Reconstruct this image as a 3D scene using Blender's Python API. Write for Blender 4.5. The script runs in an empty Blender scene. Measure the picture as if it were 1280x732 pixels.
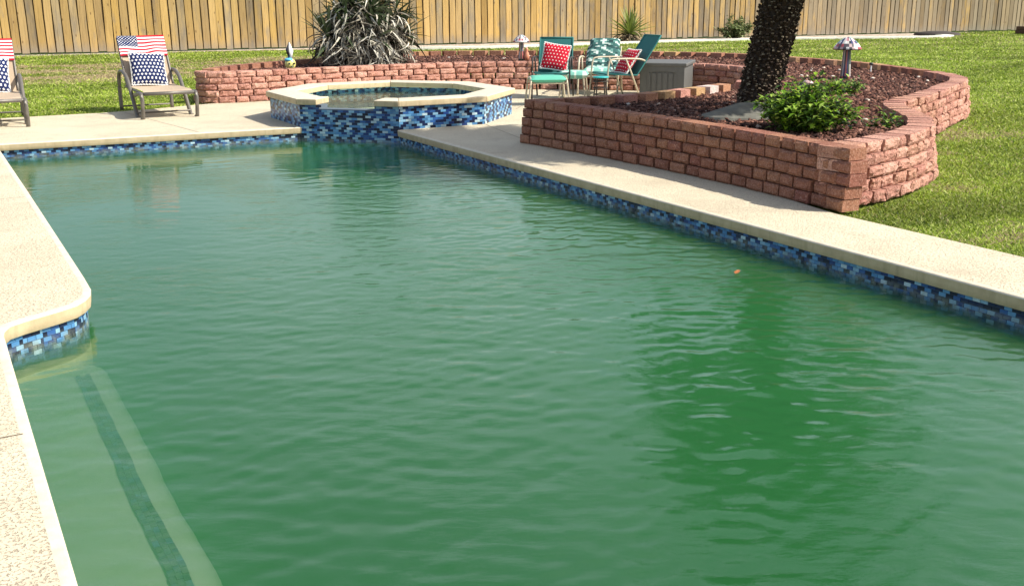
import bpy, bmesh, math, random
import numpy as np
from math import sin, cos, pi, radians, sqrt, atan2, hypot
from mathutils import Vector, Matrix, noise
from mathutils.geometry import tessellate_polygon

scene = bpy.context.scene
COL = scene.collection
random.seed(7)
RNG = np.random.default_rng(11)

# ------------------------------------------------------------------ camera, world, sun, exposure
cam_data = bpy.data.cameras.new('camera')
cam = bpy.data.objects.new('camera', cam_data)
COL.objects.link(cam)
PITCH, YAW, ROLL = radians(15.707), radians(28.945), radians(-0.28)
F = Vector((sin(YAW) * cos(PITCH), cos(YAW) * cos(PITCH), -sin(PITCH)))
R = Vector((cos(YAW), -sin(YAW), 0))
U = R.cross(F)
R2 = R * cos(ROLL) + U * sin(ROLL)
U2 = U * cos(ROLL) - R * sin(ROLL)
cam.matrix_world = Matrix(((R2.x, U2.x, -F.x, 0), (R2.y, U2.y, -F.y, 0), (R2.z, U2.z, -F.z, 1.6), (0, 0, 0, 1)))
cam_data.sensor_width = 36
cam_data.lens = 36 * 1320.5 / 1280
cam_data.clip_start = 0.05
cam_data.clip_end = 2000
scene.camera = cam

SUN = Vector((0.78, -0.70, 1.0)).normalized()
world = bpy.data.worlds.new('World')
scene.world = world
world.use_nodes = True
wn = world.node_tree
for n in list(wn.nodes):
    wn.nodes.remove(n)
sky = wn.nodes.new('ShaderNodeTexSky')
sky.sky_type = 'NISHITA'
sky.sun_disc = False
sky.sun_elevation = math.asin(SUN.z)
sky.sun_rotation = atan2(SUN.x, SUN.y)
sky.air_density = 1.0
sky.dust_density = 2.0
sky.ozone_density = 1.0
bg = wn.nodes.new('ShaderNodeBackground')
bg.inputs['Strength'].default_value = 0.11
wo = wn.nodes.new('ShaderNodeOutputWorld')
# thin bright cloud over the whole hazy sky
tc = wn.nodes.new('ShaderNodeTexCoord')
mp = wn.nodes.new('ShaderNodeMapping')
mp.inputs['Scale'].default_value = (1.0, 1.0, 2.6)
nz = wn.nodes.new('ShaderNodeTexNoise')
nz.inputs['Scale'].default_value = 2.3
nz.inputs['Detail'].default_value = 7
nz.inputs['Roughness'].default_value = 0.6
mr = wn.nodes.new('ShaderNodeMapRange')
mr.inputs['From Min'].default_value = 0.36
mr.inputs['From Max'].default_value = 0.66
mr.inputs['To Min'].default_value = 0.25
mr.inputs['To Max'].default_value = 0.80
cm = wn.nodes.new('ShaderNodeMix')
cm.data_type = 'RGBA'
cm.inputs[7].default_value = (11.0, 11.6, 12.4, 1)
wn.links.new(tc.outputs['Generated'], mp.inputs[0])
wn.links.new(mp.outputs[0], nz.inputs['Vector'])
wn.links.new(nz.outputs['Fac'], mr.inputs['Value'])
sepz = wn.nodes.new('ShaderNodeSeparateXYZ')
wn.links.new(tc.outputs['Generated'], sepz.inputs[0])
hz = wn.nodes.new('ShaderNodeMapRange')
hz.interpolation_type = 'SMOOTHSTEP'
hz.inputs['From Min'].default_value = 0.48
hz.inputs['From Max'].default_value = 0.85
hz.inputs['To Min'].default_value = 1.0
hz.inputs['To Max'].default_value = 0.15
wn.links.new(sepz.outputs[2], hz.inputs['Value'])
ml = wn.nodes.new('ShaderNodeMath')
ml.operation = 'MULTIPLY'
wn.links.new(mr.outputs[0], ml.inputs[0])
wn.links.new(hz.outputs[0], ml.inputs[1])
ax = wn.nodes.new('ShaderNodeMapRange')      # the cloud bank lies to the east
ax.interpolation_type = 'SMOOTHSTEP'
ax.inputs['From Min'].default_value = 0.02
ax.inputs['From Max'].default_value = 0.70
ax.inputs['To Min'].default_value = 0.32
ax.inputs['To Max'].default_value = 1.0
wn.links.new(sepz.outputs[0], ax.inputs['Value'])
ml2 = wn.nodes.new('ShaderNodeMath')
ml2.operation = 'MULTIPLY'
wn.links.new(ml.outputs[0], ml2.inputs[0])
wn.links.new(ax.outputs[0], ml2.inputs[1])
wn.links.new(ml2.outputs[0], cm.inputs[0])
wn.links.new(sky.outputs[0], cm.inputs[6])
wn.links.new(cm.outputs[2], bg.inputs[0])
wn.links.new(bg.outputs[0], wo.inputs[0])

sun_data = bpy.data.lights.new('sun', 'SUN')
sun_data.energy = 5.0
sun_data.angle = radians(0.55)
sun_data.color = (1.0, 0.94, 0.84)
sun = bpy.data.objects.new('sun', sun_data)
sun.rotation_euler = SUN.to_track_quat('Z', 'Y').to_euler()
COL.objects.link(sun)

scene.view_settings.view_transform = 'Standard'
scene.view_settings.look = 'None'
scene.view_settings.exposure = 0.47
scene.view_settings.gamma = 1.0
scene.cycles.volume_bounces = 3
scene.cycles.max_bounces = 10
scene.cycles.transparent_max_bounces = 12
scene.cycles.sample_clamp_indirect = 6.0
scene.cycles.use_denoising = True

# ------------------------------------------------------------------ material helpers
class NT:
    """small wrapper for building node materials"""
    def __init__(s, name):
        s.m = bpy.data.materials.new(name)
        s.m.use_nodes = True
        s.t = s.m.node_tree
        for n in list(s.t.nodes):
            s.t.nodes.remove(n)
        s.out = s.t.nodes.new('ShaderNodeOutputMaterial')
    def n(s, typ, **kw):
        nd = s.t.nodes.new(typ)
        for k, v in kw.items():
            if k.startswith('i_'):
                nd.inputs[k[2:].replace('_', ' ')].default_value = v
            else:
                setattr(nd, k, v)
        return nd
    def l(s, a, b):
        s.t.links.new(a, b)
    def coord(s, which='Object'):
        return s.n('ShaderNodeTexCoord').outputs[which]
    def geo(s):
        return s.n('ShaderNodeNewGeometry').outputs['Position']
    def map(s, vec, scale=(1, 1, 1), rot=(0, 0, 0)):
        m = s.n('ShaderNodeMapping')
        m.inputs['Scale'].default_value = scale
        m.inputs['Rotation'].default_value = rot
        s.l(vec, m.inputs['Vector'])
        return m.outputs[0]
    def noise(s, vec, scale, detail=4, rough=0.55, dist=0.0):
        nd = s.n('ShaderNodeTexNoise')
        nd.inputs['Scale'].default_value = scale
        nd.inputs['Detail'].default_value = detail
        nd.inputs['Roughness'].default_value = rough
        nd.inputs['Distortion'].default_value = dist
        s.l(vec, nd.inputs['Vector'])
        return nd.outputs['Fac']
    def voro(s, vec, scale, feature='F1', out='Distance'):
        nd = s.n('ShaderNodeTexVoronoi')
        nd.feature = feature
        nd.inputs['Scale'].default_value = scale
        s.l(vec, nd.inputs['Vector'])
        return nd.outputs[out]
    def ramp(s, fac, stops, interp='LINEAR'):
        nd = s.n('ShaderNodeValToRGB')
        cr = nd.color_ramp
        cr.interpolation = interp
        while len(cr.elements) < len(stops):
            cr.elements.new(0.5)
        for e, (p, c) in zip(cr.elements, stops):
            e.position = p
            e.color = (*c, 1) if len(c) == 3 else c
        s.l(fac, nd.inputs[0])
        return nd.outputs[0]
    def gray(s, fac, a, b, lo=0.0, hi=1.0):
        nd = s.n('ShaderNodeMapRange')
        nd.inputs['From Min'].default_value = a
        nd.inputs['From Max'].default_value = b
        nd.inputs['To Min'].default_value = lo
        nd.inputs['To Max'].default_value = hi
        s.l(fac, nd.inputs['Value'])
        return nd.outputs[0]
    def mix(s, fac, a, b, mode='MIX'):
        nd = s.n('ShaderNodeMix')
        nd.data_type = 'RGBA'
        nd.blend_type = mode
        for sock, v in ((nd.inputs[0], fac), (nd.inputs[6], a), (nd.inputs[7], b)):
            if hasattr(v, 'links'):
                s.l(v, sock)
            elif isinstance(v, (int, float)):
                sock.default_value = v
            else:
                sock.default_value = (*v, 1)
        return nd.outputs[2]
    def math(s, op, a, b=None):
        nd = s.n('ShaderNodeMath')
        nd.operation = op
        for i, v in enumerate((a, b)):
            if v is None:
                continue
            if hasattr(v, 'links'):
                s.l(v, nd.inputs[i])
            else:
                nd.inputs[i].default_value = v
        return nd.outputs[0]
    def attr(s, name='Col'):
        nd = s.n('ShaderNodeAttribute')
        nd.attribute_name = name
        return nd.outputs['Color']
    def rnd(s):
        return s.n('ShaderNodeObjectInfo').outputs['Random']
    def bsdf(s, color, rough=0.8, bump=None, bstr=0.3, bdist=0.01, metal=0.0, spec=0.5, **kw):
        p = s.n('ShaderNodeBsdfPrincipled')
        for sock, v in (('Base Color', color), ('Roughness', rough)):
            if hasattr(v, 'links'):
                s.l(v, p.inputs[sock])
            elif isinstance(v, (int, float)):
                p.inputs[sock].default_value = v
            else:
                p.inputs[sock].default_value = (*v, 1)
        p.inputs['Metallic'].default_value = metal
        p.inputs['Specular IOR Level'].default_value = spec
        if bump is not None:
            b = s.n('ShaderNodeBump')
            b.inputs['Strength'].default_value = bstr
            b.inputs['Distance'].default_value = bdist
            s.l(bump, b.inputs['Height'])
            s.l(b.outputs[0], p.inputs['Normal'])
        for k, v in kw.items():
            p.inputs[k.replace('_', ' ')].default_value = v
        s.l(p.outputs[0], s.out.inputs['Surface'])
        return p

def plain(name, color, rough=0.6, metal=0.0, var=0.12, scale=30.0, bstr=0.15, spec=0.5):
    t = NT(name)
    v = t.coord()
    nz = t.noise(v, scale, 5)
    c = t.mix(1.0, color, t.ramp(nz, [(0.25, (1 - var,) * 3), (0.75, (1 + var,) * 3)]), 'MULTIPLY')
    t.bsdf(c, rough, nz, bstr, 0.004, metal, spec)
    return t.m

def attr_mat(name, rough=0.7, var=0.15, scale=60, bstr=0.2, spec=0.4, transl=0.0):
    t = NT(name)
    v = t.coord()
    nz = t.noise(v, scale, 4)
    c = t.mix(1.0, t.attr(), t.ramp(nz, [(0.25, (1 - var,) * 3), (0.75, (1 + var,) * 3)]), 'MULTIPLY')
    p = t.bsdf(c, rough, nz, bstr, 0.003, 0, spec)
    if transl:
        tr = t.n('ShaderNodeBsdfTranslucent')
        t.l(c, tr.inputs['Color'])
        mx = t.n('ShaderNodeMixShader')
        mx.inputs[0].default_value = transl
        t.l(p.outputs[0], mx.inputs[1])
        t.l(tr.outputs[0], mx.inputs[2])
        t.l(mx.outputs[0], t.out.inputs['Surface'])
    return t.m

M = {}
# pool deck: cream spray texture with small pits
t = NT('deck_cream_texture')
v = t.geo()
big = t.noise(v, 1.1, 5, 0.6)
mid = t.noise(v, 9, 4)
pit = t.noise(v, 78, 3, 0.6, 0.6)
pits = t.gray(pit, 0.36, 0.47)
grain = t.noise(v, 220, 2)
c = t.mix(t.gray(big, 0.35, 0.68), (0.68, 0.605, 0.44), (0.58, 0.50, 0.355))
c = t.mix(t.math('MULTIPLY', t.gray(mid, 0.4, 0.7), 0.35), c, (0.66, 0.585, 0.445))
stain = t.gray(t.noise(v, 0.9, 6, 0.7, 0.6), 0.52, 0.66, 0, 0.28)
c = t.mix(stain, c, (0.38, 0.31, 0.22))
c = t.mix(t.math('MULTIPLY', pits, 0.72), (0.34, 0.26, 0.175), c) if False else t.mix(t.gray(pits, 0, 1, 0.80, 0.0), c, (0.37, 0.29, 0.20))
crk = t.voro(t.mix(0.12, v, t.n('ShaderNodeTexNoise').outputs['Color']), 0.33, 'DISTANCE_TO_EDGE')
c = t.mix(t.math('MULTIPLY', t.gray(t.noise(v, 2.6, 3), 0.56, 0.72), 0.35), c, (0.44, 0.36, 0.26))
h = t.math('ADD', t.math('MULTIPLY', pits, 1.0), t.math('MULTIPLY', grain, 0.25))
t.bsdf(c, 0.85, h, 0.75, 0.006, 0, 0.25)
M['deck'] = t.m
# smooth coping
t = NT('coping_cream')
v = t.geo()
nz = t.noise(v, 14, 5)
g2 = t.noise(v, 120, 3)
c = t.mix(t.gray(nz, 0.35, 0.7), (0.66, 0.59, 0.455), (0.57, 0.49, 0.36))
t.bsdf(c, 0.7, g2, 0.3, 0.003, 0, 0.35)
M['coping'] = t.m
t = NT('coping_side_shade_tan')  # tan upright sides, darkened so their weaker light sits in the colour
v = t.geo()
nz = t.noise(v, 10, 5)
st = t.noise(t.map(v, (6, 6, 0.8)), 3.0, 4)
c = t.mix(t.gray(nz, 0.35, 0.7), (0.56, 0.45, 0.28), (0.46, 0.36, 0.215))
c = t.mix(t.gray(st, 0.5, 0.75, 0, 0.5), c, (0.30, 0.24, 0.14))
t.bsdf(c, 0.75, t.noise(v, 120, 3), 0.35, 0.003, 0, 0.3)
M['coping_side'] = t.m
# plaster under water
t = NT('pool_plaster')
v = t.geo()
nz = t.noise(v, 3, 5)
c = t.mix(t.gray(nz, 0.3, 0.7), (0.66, 0.67, 0.55), (0.52, 0.56, 0.43))
t.bsdf(c, 0.8, nz, 0.2, 0.01)
M['plaster'] = t.m
M['grout'] = plain('tile_grout', (0.10, 0.13, 0.16), 0.8)
# glass mosaic
t = NT('mosaic_glass')
v = t.geo()
nz = t.noise(v, 25, 3)
c = t.mix(1.0, t.attr(), t.ramp(nz, [(0.2, (0.8,) * 3), (0.8, (1.15,) * 3)]), 'MULTIPLY')
zz = t.n('ShaderNodeSeparateXYZ')
t.l(v, zz.inputs[0])
lime = t.math('MULTIPLY', t.gray(zz.outputs[2], -0.118, -0.160, 0, 1), t.gray(t.noise(v, 18, 4), 0.38, 0.62, 0.1, 0.75))
c = t.mix(lime, c, (0.22, 0.25, 0.20))     # chalky line left by the water
t.bsdf(c, 0.28, nz, 0.1, 0.002, 0, 0.4)
M['mosaic'] = t.m

def block_mat(name, stops, rough_amt, dusty=(0.62, 0.42, 0.33), bd=0.012):
    t = NT(name)
    v = t.coord()
    off = t.n('ShaderNodeVectorMath')
    off.operation = 'ADD'
    t.l(v, off.inputs[0])
    cmb = t.n('ShaderNodeCombineXYZ')
    t.l(t.math('MULTIPLY', t.rnd(), 37.0), cmb.inputs[0])
    t.l(t.math('MULTIPLY', t.rnd(), 91.0), cmb.inputs[1])
    t.l(cmb.outputs[0], off.inputs[1])
    vv = off.outputs[0]
    base = t.ramp(t.rnd(), stops)
    n1 = t.noise(vv, 9, 5, 0.65)
    n2 = t.noise(vv, 75, 4, 0.7)
    n3 = t.noise(vv, 32, 3, 0.6)
    c = t.mix(1.0, base, t.ramp(n1, [(0.25, (0.78, 0.74, 0.72)), (0.55, (1, 1, 1)), (0.8, (1.22, 1.16, 1.1))]), 'MULTIPLY')
    c = t.mix(t.gray(n2, 0.52, 0.72, 0, 0.55), c, dusty)
    c = t.mix(t.gray(n2, 0.34, 0.47, 0.75, 0), c, (0.10, 0.045, 0.03))
    hgt = t.math('ADD', n3, t.math('MULTIPLY', n2, 0.6))
    t.bsdf(c, 0.92, hgt, rough_amt, bd, 0, 0.2)
    return t.m
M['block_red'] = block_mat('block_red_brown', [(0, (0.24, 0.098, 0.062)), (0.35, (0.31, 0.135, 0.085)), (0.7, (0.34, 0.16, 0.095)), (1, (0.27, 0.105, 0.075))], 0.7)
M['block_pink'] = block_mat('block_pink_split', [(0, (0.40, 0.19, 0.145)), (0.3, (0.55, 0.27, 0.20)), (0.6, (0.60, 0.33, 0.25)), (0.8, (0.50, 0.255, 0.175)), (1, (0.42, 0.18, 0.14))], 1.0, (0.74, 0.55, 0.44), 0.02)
M['block_mix'] = block_mat('block_mixed_tan', [(0, (0.40, 0.17, 0.12)), (0.3, (0.47, 0.26, 0.13)), (0.55, (0.50, 0.32, 0.15)), (0.8, (0.52, 0.25, 0.20)), (1, (0.34, 0.15, 0.11))], 0.7)
M['block_white'] = block_mat('block_whitish', [(0, (0.60, 0.46, 0.41)), (1, (0.66, 0.50, 0.45))], 0.7, (0.8, 0.75, 0.7))  # paler, whitish block colour
M['block_dark'] = block_mat('block_dark_brown', [(0, (0.10, 0.055, 0.04)), (1, (0.14, 0.075, 0.05))], 0.7, (0.22, 0.15, 0.11))

# wood pickets
t = NT('fence_wood')
v = t.coord()
cmb = t.n('ShaderNodeCombineXYZ')
t.l(t.math('MULTIPLY', t.rnd(), 53.0), cmb.inputs[0])
t.l(t.math('MULTIPLY', t.rnd(), 17.0), cmb.inputs[2])
off = t.n('ShaderNodeVectorMath')
off.operation = 'ADD'
t.l(v, off.inputs[0])
t.l(cmb.outputs[0], off.inputs[1])
vv = off.outputs[0]
grainv = t.map(vv, (34, 34, 1.6))
g1 = t.noise(grainv, 1.0, 5, 0.6, 0.8)
g2 = t.noise(t.map(vv, (6, 6, 1.4)), 1.0, 4)
wash = t.noise(t.map(vv, (3, 3, 0.8)), 1.0, 3)
fresh = t.ramp(t.rnd(), [(0, (0.46, 0.30, 0.105)), (0.22, (0.52, 0.355, 0.145)), (0.45, (0.43, 0.30, 0.14)), (0.6, (0.54, 0.35, 0.11)), (0.78, (0.36, 0.275, 0.155)), (1, (0.48, 0.34, 0.155))])
wx = t.n('ShaderNodeSeparateXYZ')
t.l(t.geo(), wx.inputs[0])
side = t.gray(wx.outputs[0], 18, 34, 0.0, 0.30)
greyf = t.gray(t.math('ADD', t.math('ADD', g2, side), t.math('MULTIPLY', t.rnd(), 0.26)), 0.64, 0.86, 0.0, 0.72)
c = t.mix(greyf, fresh, (0.235, 0.205, 0.165))
c = t.mix(1.0, c, t.ramp(t.math('FRACT', t.math('MULTIPLY', t.rnd(), 13.7)), [(0, (0.70, 0.68, 0.66)), (0.5, (0.95, 0.95, 0.95)), (1, (1.12, 1.1, 1.06))]), 'MULTIPLY')
c = t.mix(1.0, c, t.ramp(g1, [(0.25, (0.66, 0.62, 0.58)), (0.5, (1, 1, 1)), (0.8, (1.16, 1.14, 1.1))]), 'MULTIPLY')
kn = t.voro(t.map(vv, (5.5, 5.5, 2.3)), 1.0)
c = t.mix(t.gray(kn, 0.06, 0.13, 0.75, 0), c, (0.13, 0.075, 0.035))
foot = t.n('ShaderNodeSeparateXYZ')
t.l(v, foot.inputs[0])
c = t.mix(t.gray(t.math('ADD', foot.outputs[2], t.math('MULTIPLY', wash, 0.4)), 0.2, 0.5, 0.65, 0), c, (0.25, 0.225, 0.185))
t.bsdf(c, 0.85, g1, 0.5, 0.006, 0, 0.2)
M['picket'] = t.m
M['back_wood'] = plain('fence_backing_shade_wood', (0.16, 0.10, 0.05), 0.9, scale=8)  # darker than the pickets: shade in the gaps is put into this colour

# ground materials
t = NT('lawn_soil_and_turf')
v = t.geo()
n1 = t.noise(v, 0.5, 6, 0.6)
n2 = t.noise(t.map(v, (1, 2.2, 1)), 1.7, 5, 0.6)
n3 = t.noise(v, 26, 4, 0.7)
sep = t.n('ShaderNodeSeparateXYZ')
t.l(v, sep.inputs[0])
c = t.ramp(n3, [(0.3, (0.08, 0.11, 0.02)), (0.55, (0.19, 0.24, 0.04)), (0.75, (0.34, 0.37, 0.09))])
dry = t.math('MULTIPLY', t.gray(n2, 0.42, 0.56), t.math('MULTIPLY', t.gray(sep.outputs[1], 22, 24), t.gray(sep.outputs[1], 30.5, 28.5)))
dry = t.math('MULTIPLY', dry, t.gray(sep.outputs[0], 26, 12))
c = t.mix(dry, c, t.ramp(n3, [(0.3, (0.27, 0.20, 0.10)), (0.7, (0.50, 0.39, 0.24))]))
c = t.mix(t.gray(n1, 0.62, 0.75, 0, 0.5), c, (0.22, 0.19, 0.07))
t.bsdf(c, 0.95, n3, 0.8, 0.03, 0, 0.1)
M['lawn'] = t.m
M['grass'] = attr_mat('grass_blade', 0.6, 0.1, 3, 0.0, 0.3, 0.35)
M['leaf'] = attr_mat('plant_leaf', 0.38, 0.12, 20, 0.15, 0.5, 0.25)
M['dryleaf'] = attr_mat('dry_strap_leaf', 0.85, 0.15, 20, 0.2, 0.08, 0.0)
t = NT('mulch_soil')
v = t.geo()
n1 = t.noise(v, 30, 6, 0.75)
c = t.ramp(n1, [(0.3, (0.02, 0.01, 0.008)), (0.55, (0.085, 0.038, 0.026)), (0.75, (0.19, 0.095, 0.065))])
t.bsdf(c, 0.95, n1, 1.0, 0.03, 0, 0.15)
M['mulch_soil'] = t.m
M['chip'] = attr_mat('bark_chip', 0.85, 0.25, 40, 0.5, 0.25)
t = NT('gravel')
v = t.geo()
vo = t.voro(v, 11, 'F1', 'Color')
n1 = t.noise(v, 2.0, 4)
sp = t.n('ShaderNodeSeparateColor')
t.l(vo, sp.inputs[0])
c = t.ramp(sp.outputs[0], [(0, (0.28, 0.22, 0.16)), (0.5, (0.50, 0.43, 0.34)), (1, (0.70, 0.64, 0.56))])
c = t.mix(t.gray(n1, 0.45, 0.65), c, (0.34, 0.26, 0.18))
t.bsdf(c, 0.9, t.voro(v, 11), 0.7, 0.03)
M['gravel'] = t.m
M['curb'] = plain('white_concrete', (0.72, 0.69, 0.62), 0.8, scale=5, var=0.15)
M['slab'] = plain('grey_weathered_stone', (0.145, 0.14, 0.115), 0.9, scale=9, var=0.35, bstr=0.6)

# furniture
M['bronze'] = plain('bronze_frame', (0.155, 0.14, 0.12), 0.45, 0.3, 0.1)
M['tan_frame'] = plain('tan_frame', (0.50, 0.43, 0.31), 0.45, 0.1, 0.1)
M['dark_frame'] = plain('dark_frame', (0.035, 0.028, 0.024), 0.5, 0.1, 0.1)
M['sling_tan'] = plain('tan_sling_fabric', (0.47, 0.36, 0.25), 0.85, 0, 0.12, 160, 0.5)
M['sling_teal'] = plain('teal_sling_fabric', (0.02, 0.155, 0.145), 0.8, 0, 0.12, 160, 0.5)
M['cushion_green'] = plain('green_cushion_fabric', (0.11, 0.44, 0.32), 0.85, 0, 0.1, 120, 0.4)
M['cloth'] = attr_mat('printed_cloth', 0.88, 0.07, 180, 0.25, 0.2)
M['ceramic'] = attr_mat('glazed_ceramic', 0.25, 0.1, 30, 0.1, 0.5)
M['box_grey'] = plain('grey_resin', (0.105, 0.103, 0.095), 0.6, 0, 0.12, 18, 0.25)
M['box_dark'] = plain('dark_grey_resin', (0.10, 0.10, 0.095), 0.6, 0, 0.12, 18, 0.25)
M['white_plastic'] = plain('white_plastic', (0.78, 0.78, 0.76), 0.4)
M['blue_plastic'] = plain('blue_plastic', (0.06, 0.30, 0.50), 0.4)
M['stone_white'] = plain('pale_pebble', (0.62, 0.55, 0.47), 0.8, scale=20)
M['bark'] = plain('palm_fibre', (0.035, 0.024, 0.017), 0.95, 0, 0.4, 30, 0.9)
M['stub'] = attr_mat('palm_leaf_base', 0.85, 0.3, 60, 0.6, 0.2)
M['frond'] = attr_mat('palm_frond', 0.5, 0.1, 10, 0.1, 0.4, 0.2)
M['black'] = plain('black_plastic', (0.02, 0.02, 0.02), 0.5)

# water
t = NT('pool_water_surface')
v = t.geo()
m1 = t.map(v, (1, 1, 1), (0, 0, YAW))
vec = t.map(m1, (0.35, 1.0, 1.0))
n1 = t.noise(vec, 24, 4, 0.62, 0.5)
n0 = t.noise(v, 0.8, 2)
b = t.n('ShaderNodeBump')
b.inputs['Distance'].default_value = 0.010
t.l(t.gray(n0, 0.38, 0.62, 0.05, 0.30), b.inputs['Strength'])
t.l(n1, b.inputs['Height'])
fr = t.n('ShaderNodeFresnel')
fr.inputs['IOR'].default_value = 1.45
t.l(b.outputs[0], fr.inputs['Normal'])
gl = t.n('ShaderNodeBsdfGlossy')
gl.inputs['Roughness'].default_value = 0.02
t.l(b.outputs[0], gl.inputs['Normal'])
tr = t.n('ShaderNodeBsdfTransparent')
mx = t.n('ShaderNodeMixShader')
front = t.math('SUBTRACT', 1.0, t.n('ShaderNodeNewGeometry').outputs['Backfacing'])   # the underside only lets light through
t.l(t.math('MULTIPLY', fr.outputs[0], front), mx.inputs[0])
t.l(tr.outputs[0], mx.inputs[1])
t.l(gl.outputs[0], mx.inputs[2])
t.l(mx.outputs[0], t.out.inputs['Surface'])
pv = t.n('ShaderNodeVolumePrincipled')
pv.inputs['Color'].default_value = (0.075, 0.34, 0.115, 1)
pv.inputs['Density'].default_value = 3.1
pv.inputs['Anisotropy'].default_value = 0.1
t.l(pv.outputs[0], t.out.inputs['Volume'])
M['water'] = t.m
M['spa_water'] = t.m.copy()
M['spa_water'].name = 'spa_water_surface'
for nd in M['spa_water'].node_tree.nodes:
    if nd.type == 'PRINCIPLED_VOLUME':
        nd.inputs['Density'].default_value = 0.5

# ------------------------------------------------------------------ object helpers
def tag(o, label=None, cat=None, group=None, kind=None):
    if label: o['label'] = label
    if cat: o['category'] = cat
    if group: o['group'] = group
    if kind: o['kind'] = kind
    return o

def thing(name, label, cat, loc=(0, 0, 0), rotz=0.0, group=None):
    o = bpy.data.objects.new(name, None)
    o.empty_display_size = 0.1
    COL.objects.link(o)
    o.location = loc
    o.rotation_euler = (0, 0, rotz)
    return tag(o, label, cat, group)

def link(name, mesh, parent=None, loc=None, rotz=None, kind=None):
    o = bpy.data.objects.new(name, mesh)
    COL.objects.link(o)
    if parent is not None: o.parent = parent
    if loc is not None: o.location = loc
    if rotz is not None: o.rotation_euler = (0, 0, rotz)
    if kind: o['kind'] = kind
    return o

def smooth(mesh):
    mesh.polygons.foreach_set('use_smooth', [True] * len(mesh.polygons))
    return mesh

class MB:
    """collects faces for one mesh"""
    def __init__(s):
        s.v = []; s.f = []; s.c = []
    def add(s, vs, fs, col=None):
        o = len(s.v)
        s.v.extend([tuple(q) for q in vs])
        s.f.extend([tuple(i + o for i in f) for f in fs])
        s.c.extend([col] * len(fs))
    def box(s, c, size, rotz=0.0, col=None, taper=1.0, tilt=None):
        x, y, z = (q / 2 for q in size)
        vs = []
        mt = Matrix.Rotation(rotz, 3, 'Z')
        if tilt is not None: mt = mt @ tilt
        for dz in (-1, 1):
            k = taper if dz > 0 else 1.0
            for dx, dy in ((-1, -1), (1, -1), (1, 1), (-1, 1)):
                vs.append(Vector(c) + mt @ Vector((dx * x * k, dy * y * k, dz * z)))
        s.add(vs, [(0, 3, 2, 1), (4, 5, 6, 7), (0, 1, 5, 4), (1, 2, 6, 5), (2, 3, 7, 6), (3, 0, 4, 7)], col)
    def tube(s, pts, r, n=8, col=None, flat=1.0, cap=True):
        pts = [Vector(p) for p in pts]
        rs = r if isinstance(r, (list, tuple)) else [r] * len(pts)
        rings = []
        up = Vector((0, 0, 1))
        for i, p in enumerate(pts):
            d = (pts[min(i + 1, len(pts) - 1)] - pts[max(i - 1, 0)]).normalized()
            a = d.cross(up)
            if a.length < 0.15: a = d.cross(Vector((1, 0, 0)))
            a.normalize()
            b2 = a.cross(d).normalized()
            rings.append([p + a * cos(2 * pi * k / n) * rs[i] + b2 * sin(2 * pi * k / n) * rs[i] * flat for k in range(n)])
        vs = [q for rg in rings for q in rg]
        fs = []
        for i in range(len(pts) - 1):
            for k in range(n):
                fs.append((i * n + k, i * n + (k + 1) % n, (i + 1) * n + (k + 1) % n, (i + 1) * n + k))
        if cap:
            fs.append(tuple(range(n - 1, -1, -1)))
            fs.append(tuple((len(pts) - 1) * n + k for k in range(n)))
        s.add(vs, fs, col)
    def lathe(s, c, prof, n=20, col=None, colf=None):
        o = len(s.v)
        for (r, z) in prof:
            for k in range(n):
                a = 2 * pi * k / n
                s.v.append((c[0] + r * cos(a), c[1] + r * sin(a), c[2] + z))
        for i in range(len(prof) - 1):
            for k in range(n):
                s.f.append((o + i * n + k, o + i * n + (k + 1) % n, o + (i + 1) * n + (k + 1) % n, o + (i + 1) * n + k))
                s.c.append(colf(i, k) if colf else col)
    def mesh(s, name, mat, sm=False):
        me = bpy.data.meshes.new(name)
        me.from_pydata(s.v, [], s.f)
        if any(c is not None for c in s.c):
            at = me.color_attributes.new('Col', 'FLOAT_COLOR', 'CORNER')
            tot = np.array([len(f) for f in s.f])
            cols = np.array([(*(c or (0.5, 0.5, 0.5)), 1.0) for c in s.c], dtype=np.float32)
            at.data.foreach_set('color', np.repeat(cols, tot, axis=0).ravel())
        me.materials.append(mat)
        if sm: smooth(me)
        me.update()
        return me
    def build(s, name, mat, parent=None, sm=False, **kw):
        return link(name, s.mesh(name, mat, sm), parent, **kw)

def np_mesh(name, verts, faces_n, cols, mat, sm=False):
    """verts (n,3); faces (m,k) all of one size k; cols per face (m,3)"""
    me = bpy.data.meshes.new(name)
    nv, (nf, k) = len(verts), faces_n.shape
    me.vertices.add(nv)
    me.vertices.foreach_set('co', verts.astype(np.float32).ravel())
    me.loops.add(nf * k)
    me.loops.foreach_set('vertex_index', faces_n.astype(np.int32).ravel())
    me.polygons.add(nf)
    me.polygons.foreach_set('loop_start', np.arange(0, nf * k, k, dtype=np.int32))
    me.polygons.foreach_set('loop_total', np.full(nf, k, dtype=np.int32))
    me.update(calc_edges=True)
    if cols is not None:
        at = me.color_attributes.new('Col', 'FLOAT_COLOR', 'CORNER')
        c4 = np.concatenate([cols, np.ones((nf, 1))], 1).astype(np.float32)
        at.data.foreach_set('color', np.repeat(c4, k, axis=0).ravel())
    if sm: me.polygons.foreach_set('use_smooth', np.ones(nf, dtype=bool))
    me.materials.append(mat)
    return me

def bevel_mesh(me, w, seg=2):
    bm = bmesh.new()
    bm.from_mesh(me)
    bmesh.ops.bevel(bm, geom=list(bm.edges), offset=w, segments=seg, affect='EDGES', profile=0.6)
    bm.to_mesh(me)
    bm.free()
    return me

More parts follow.
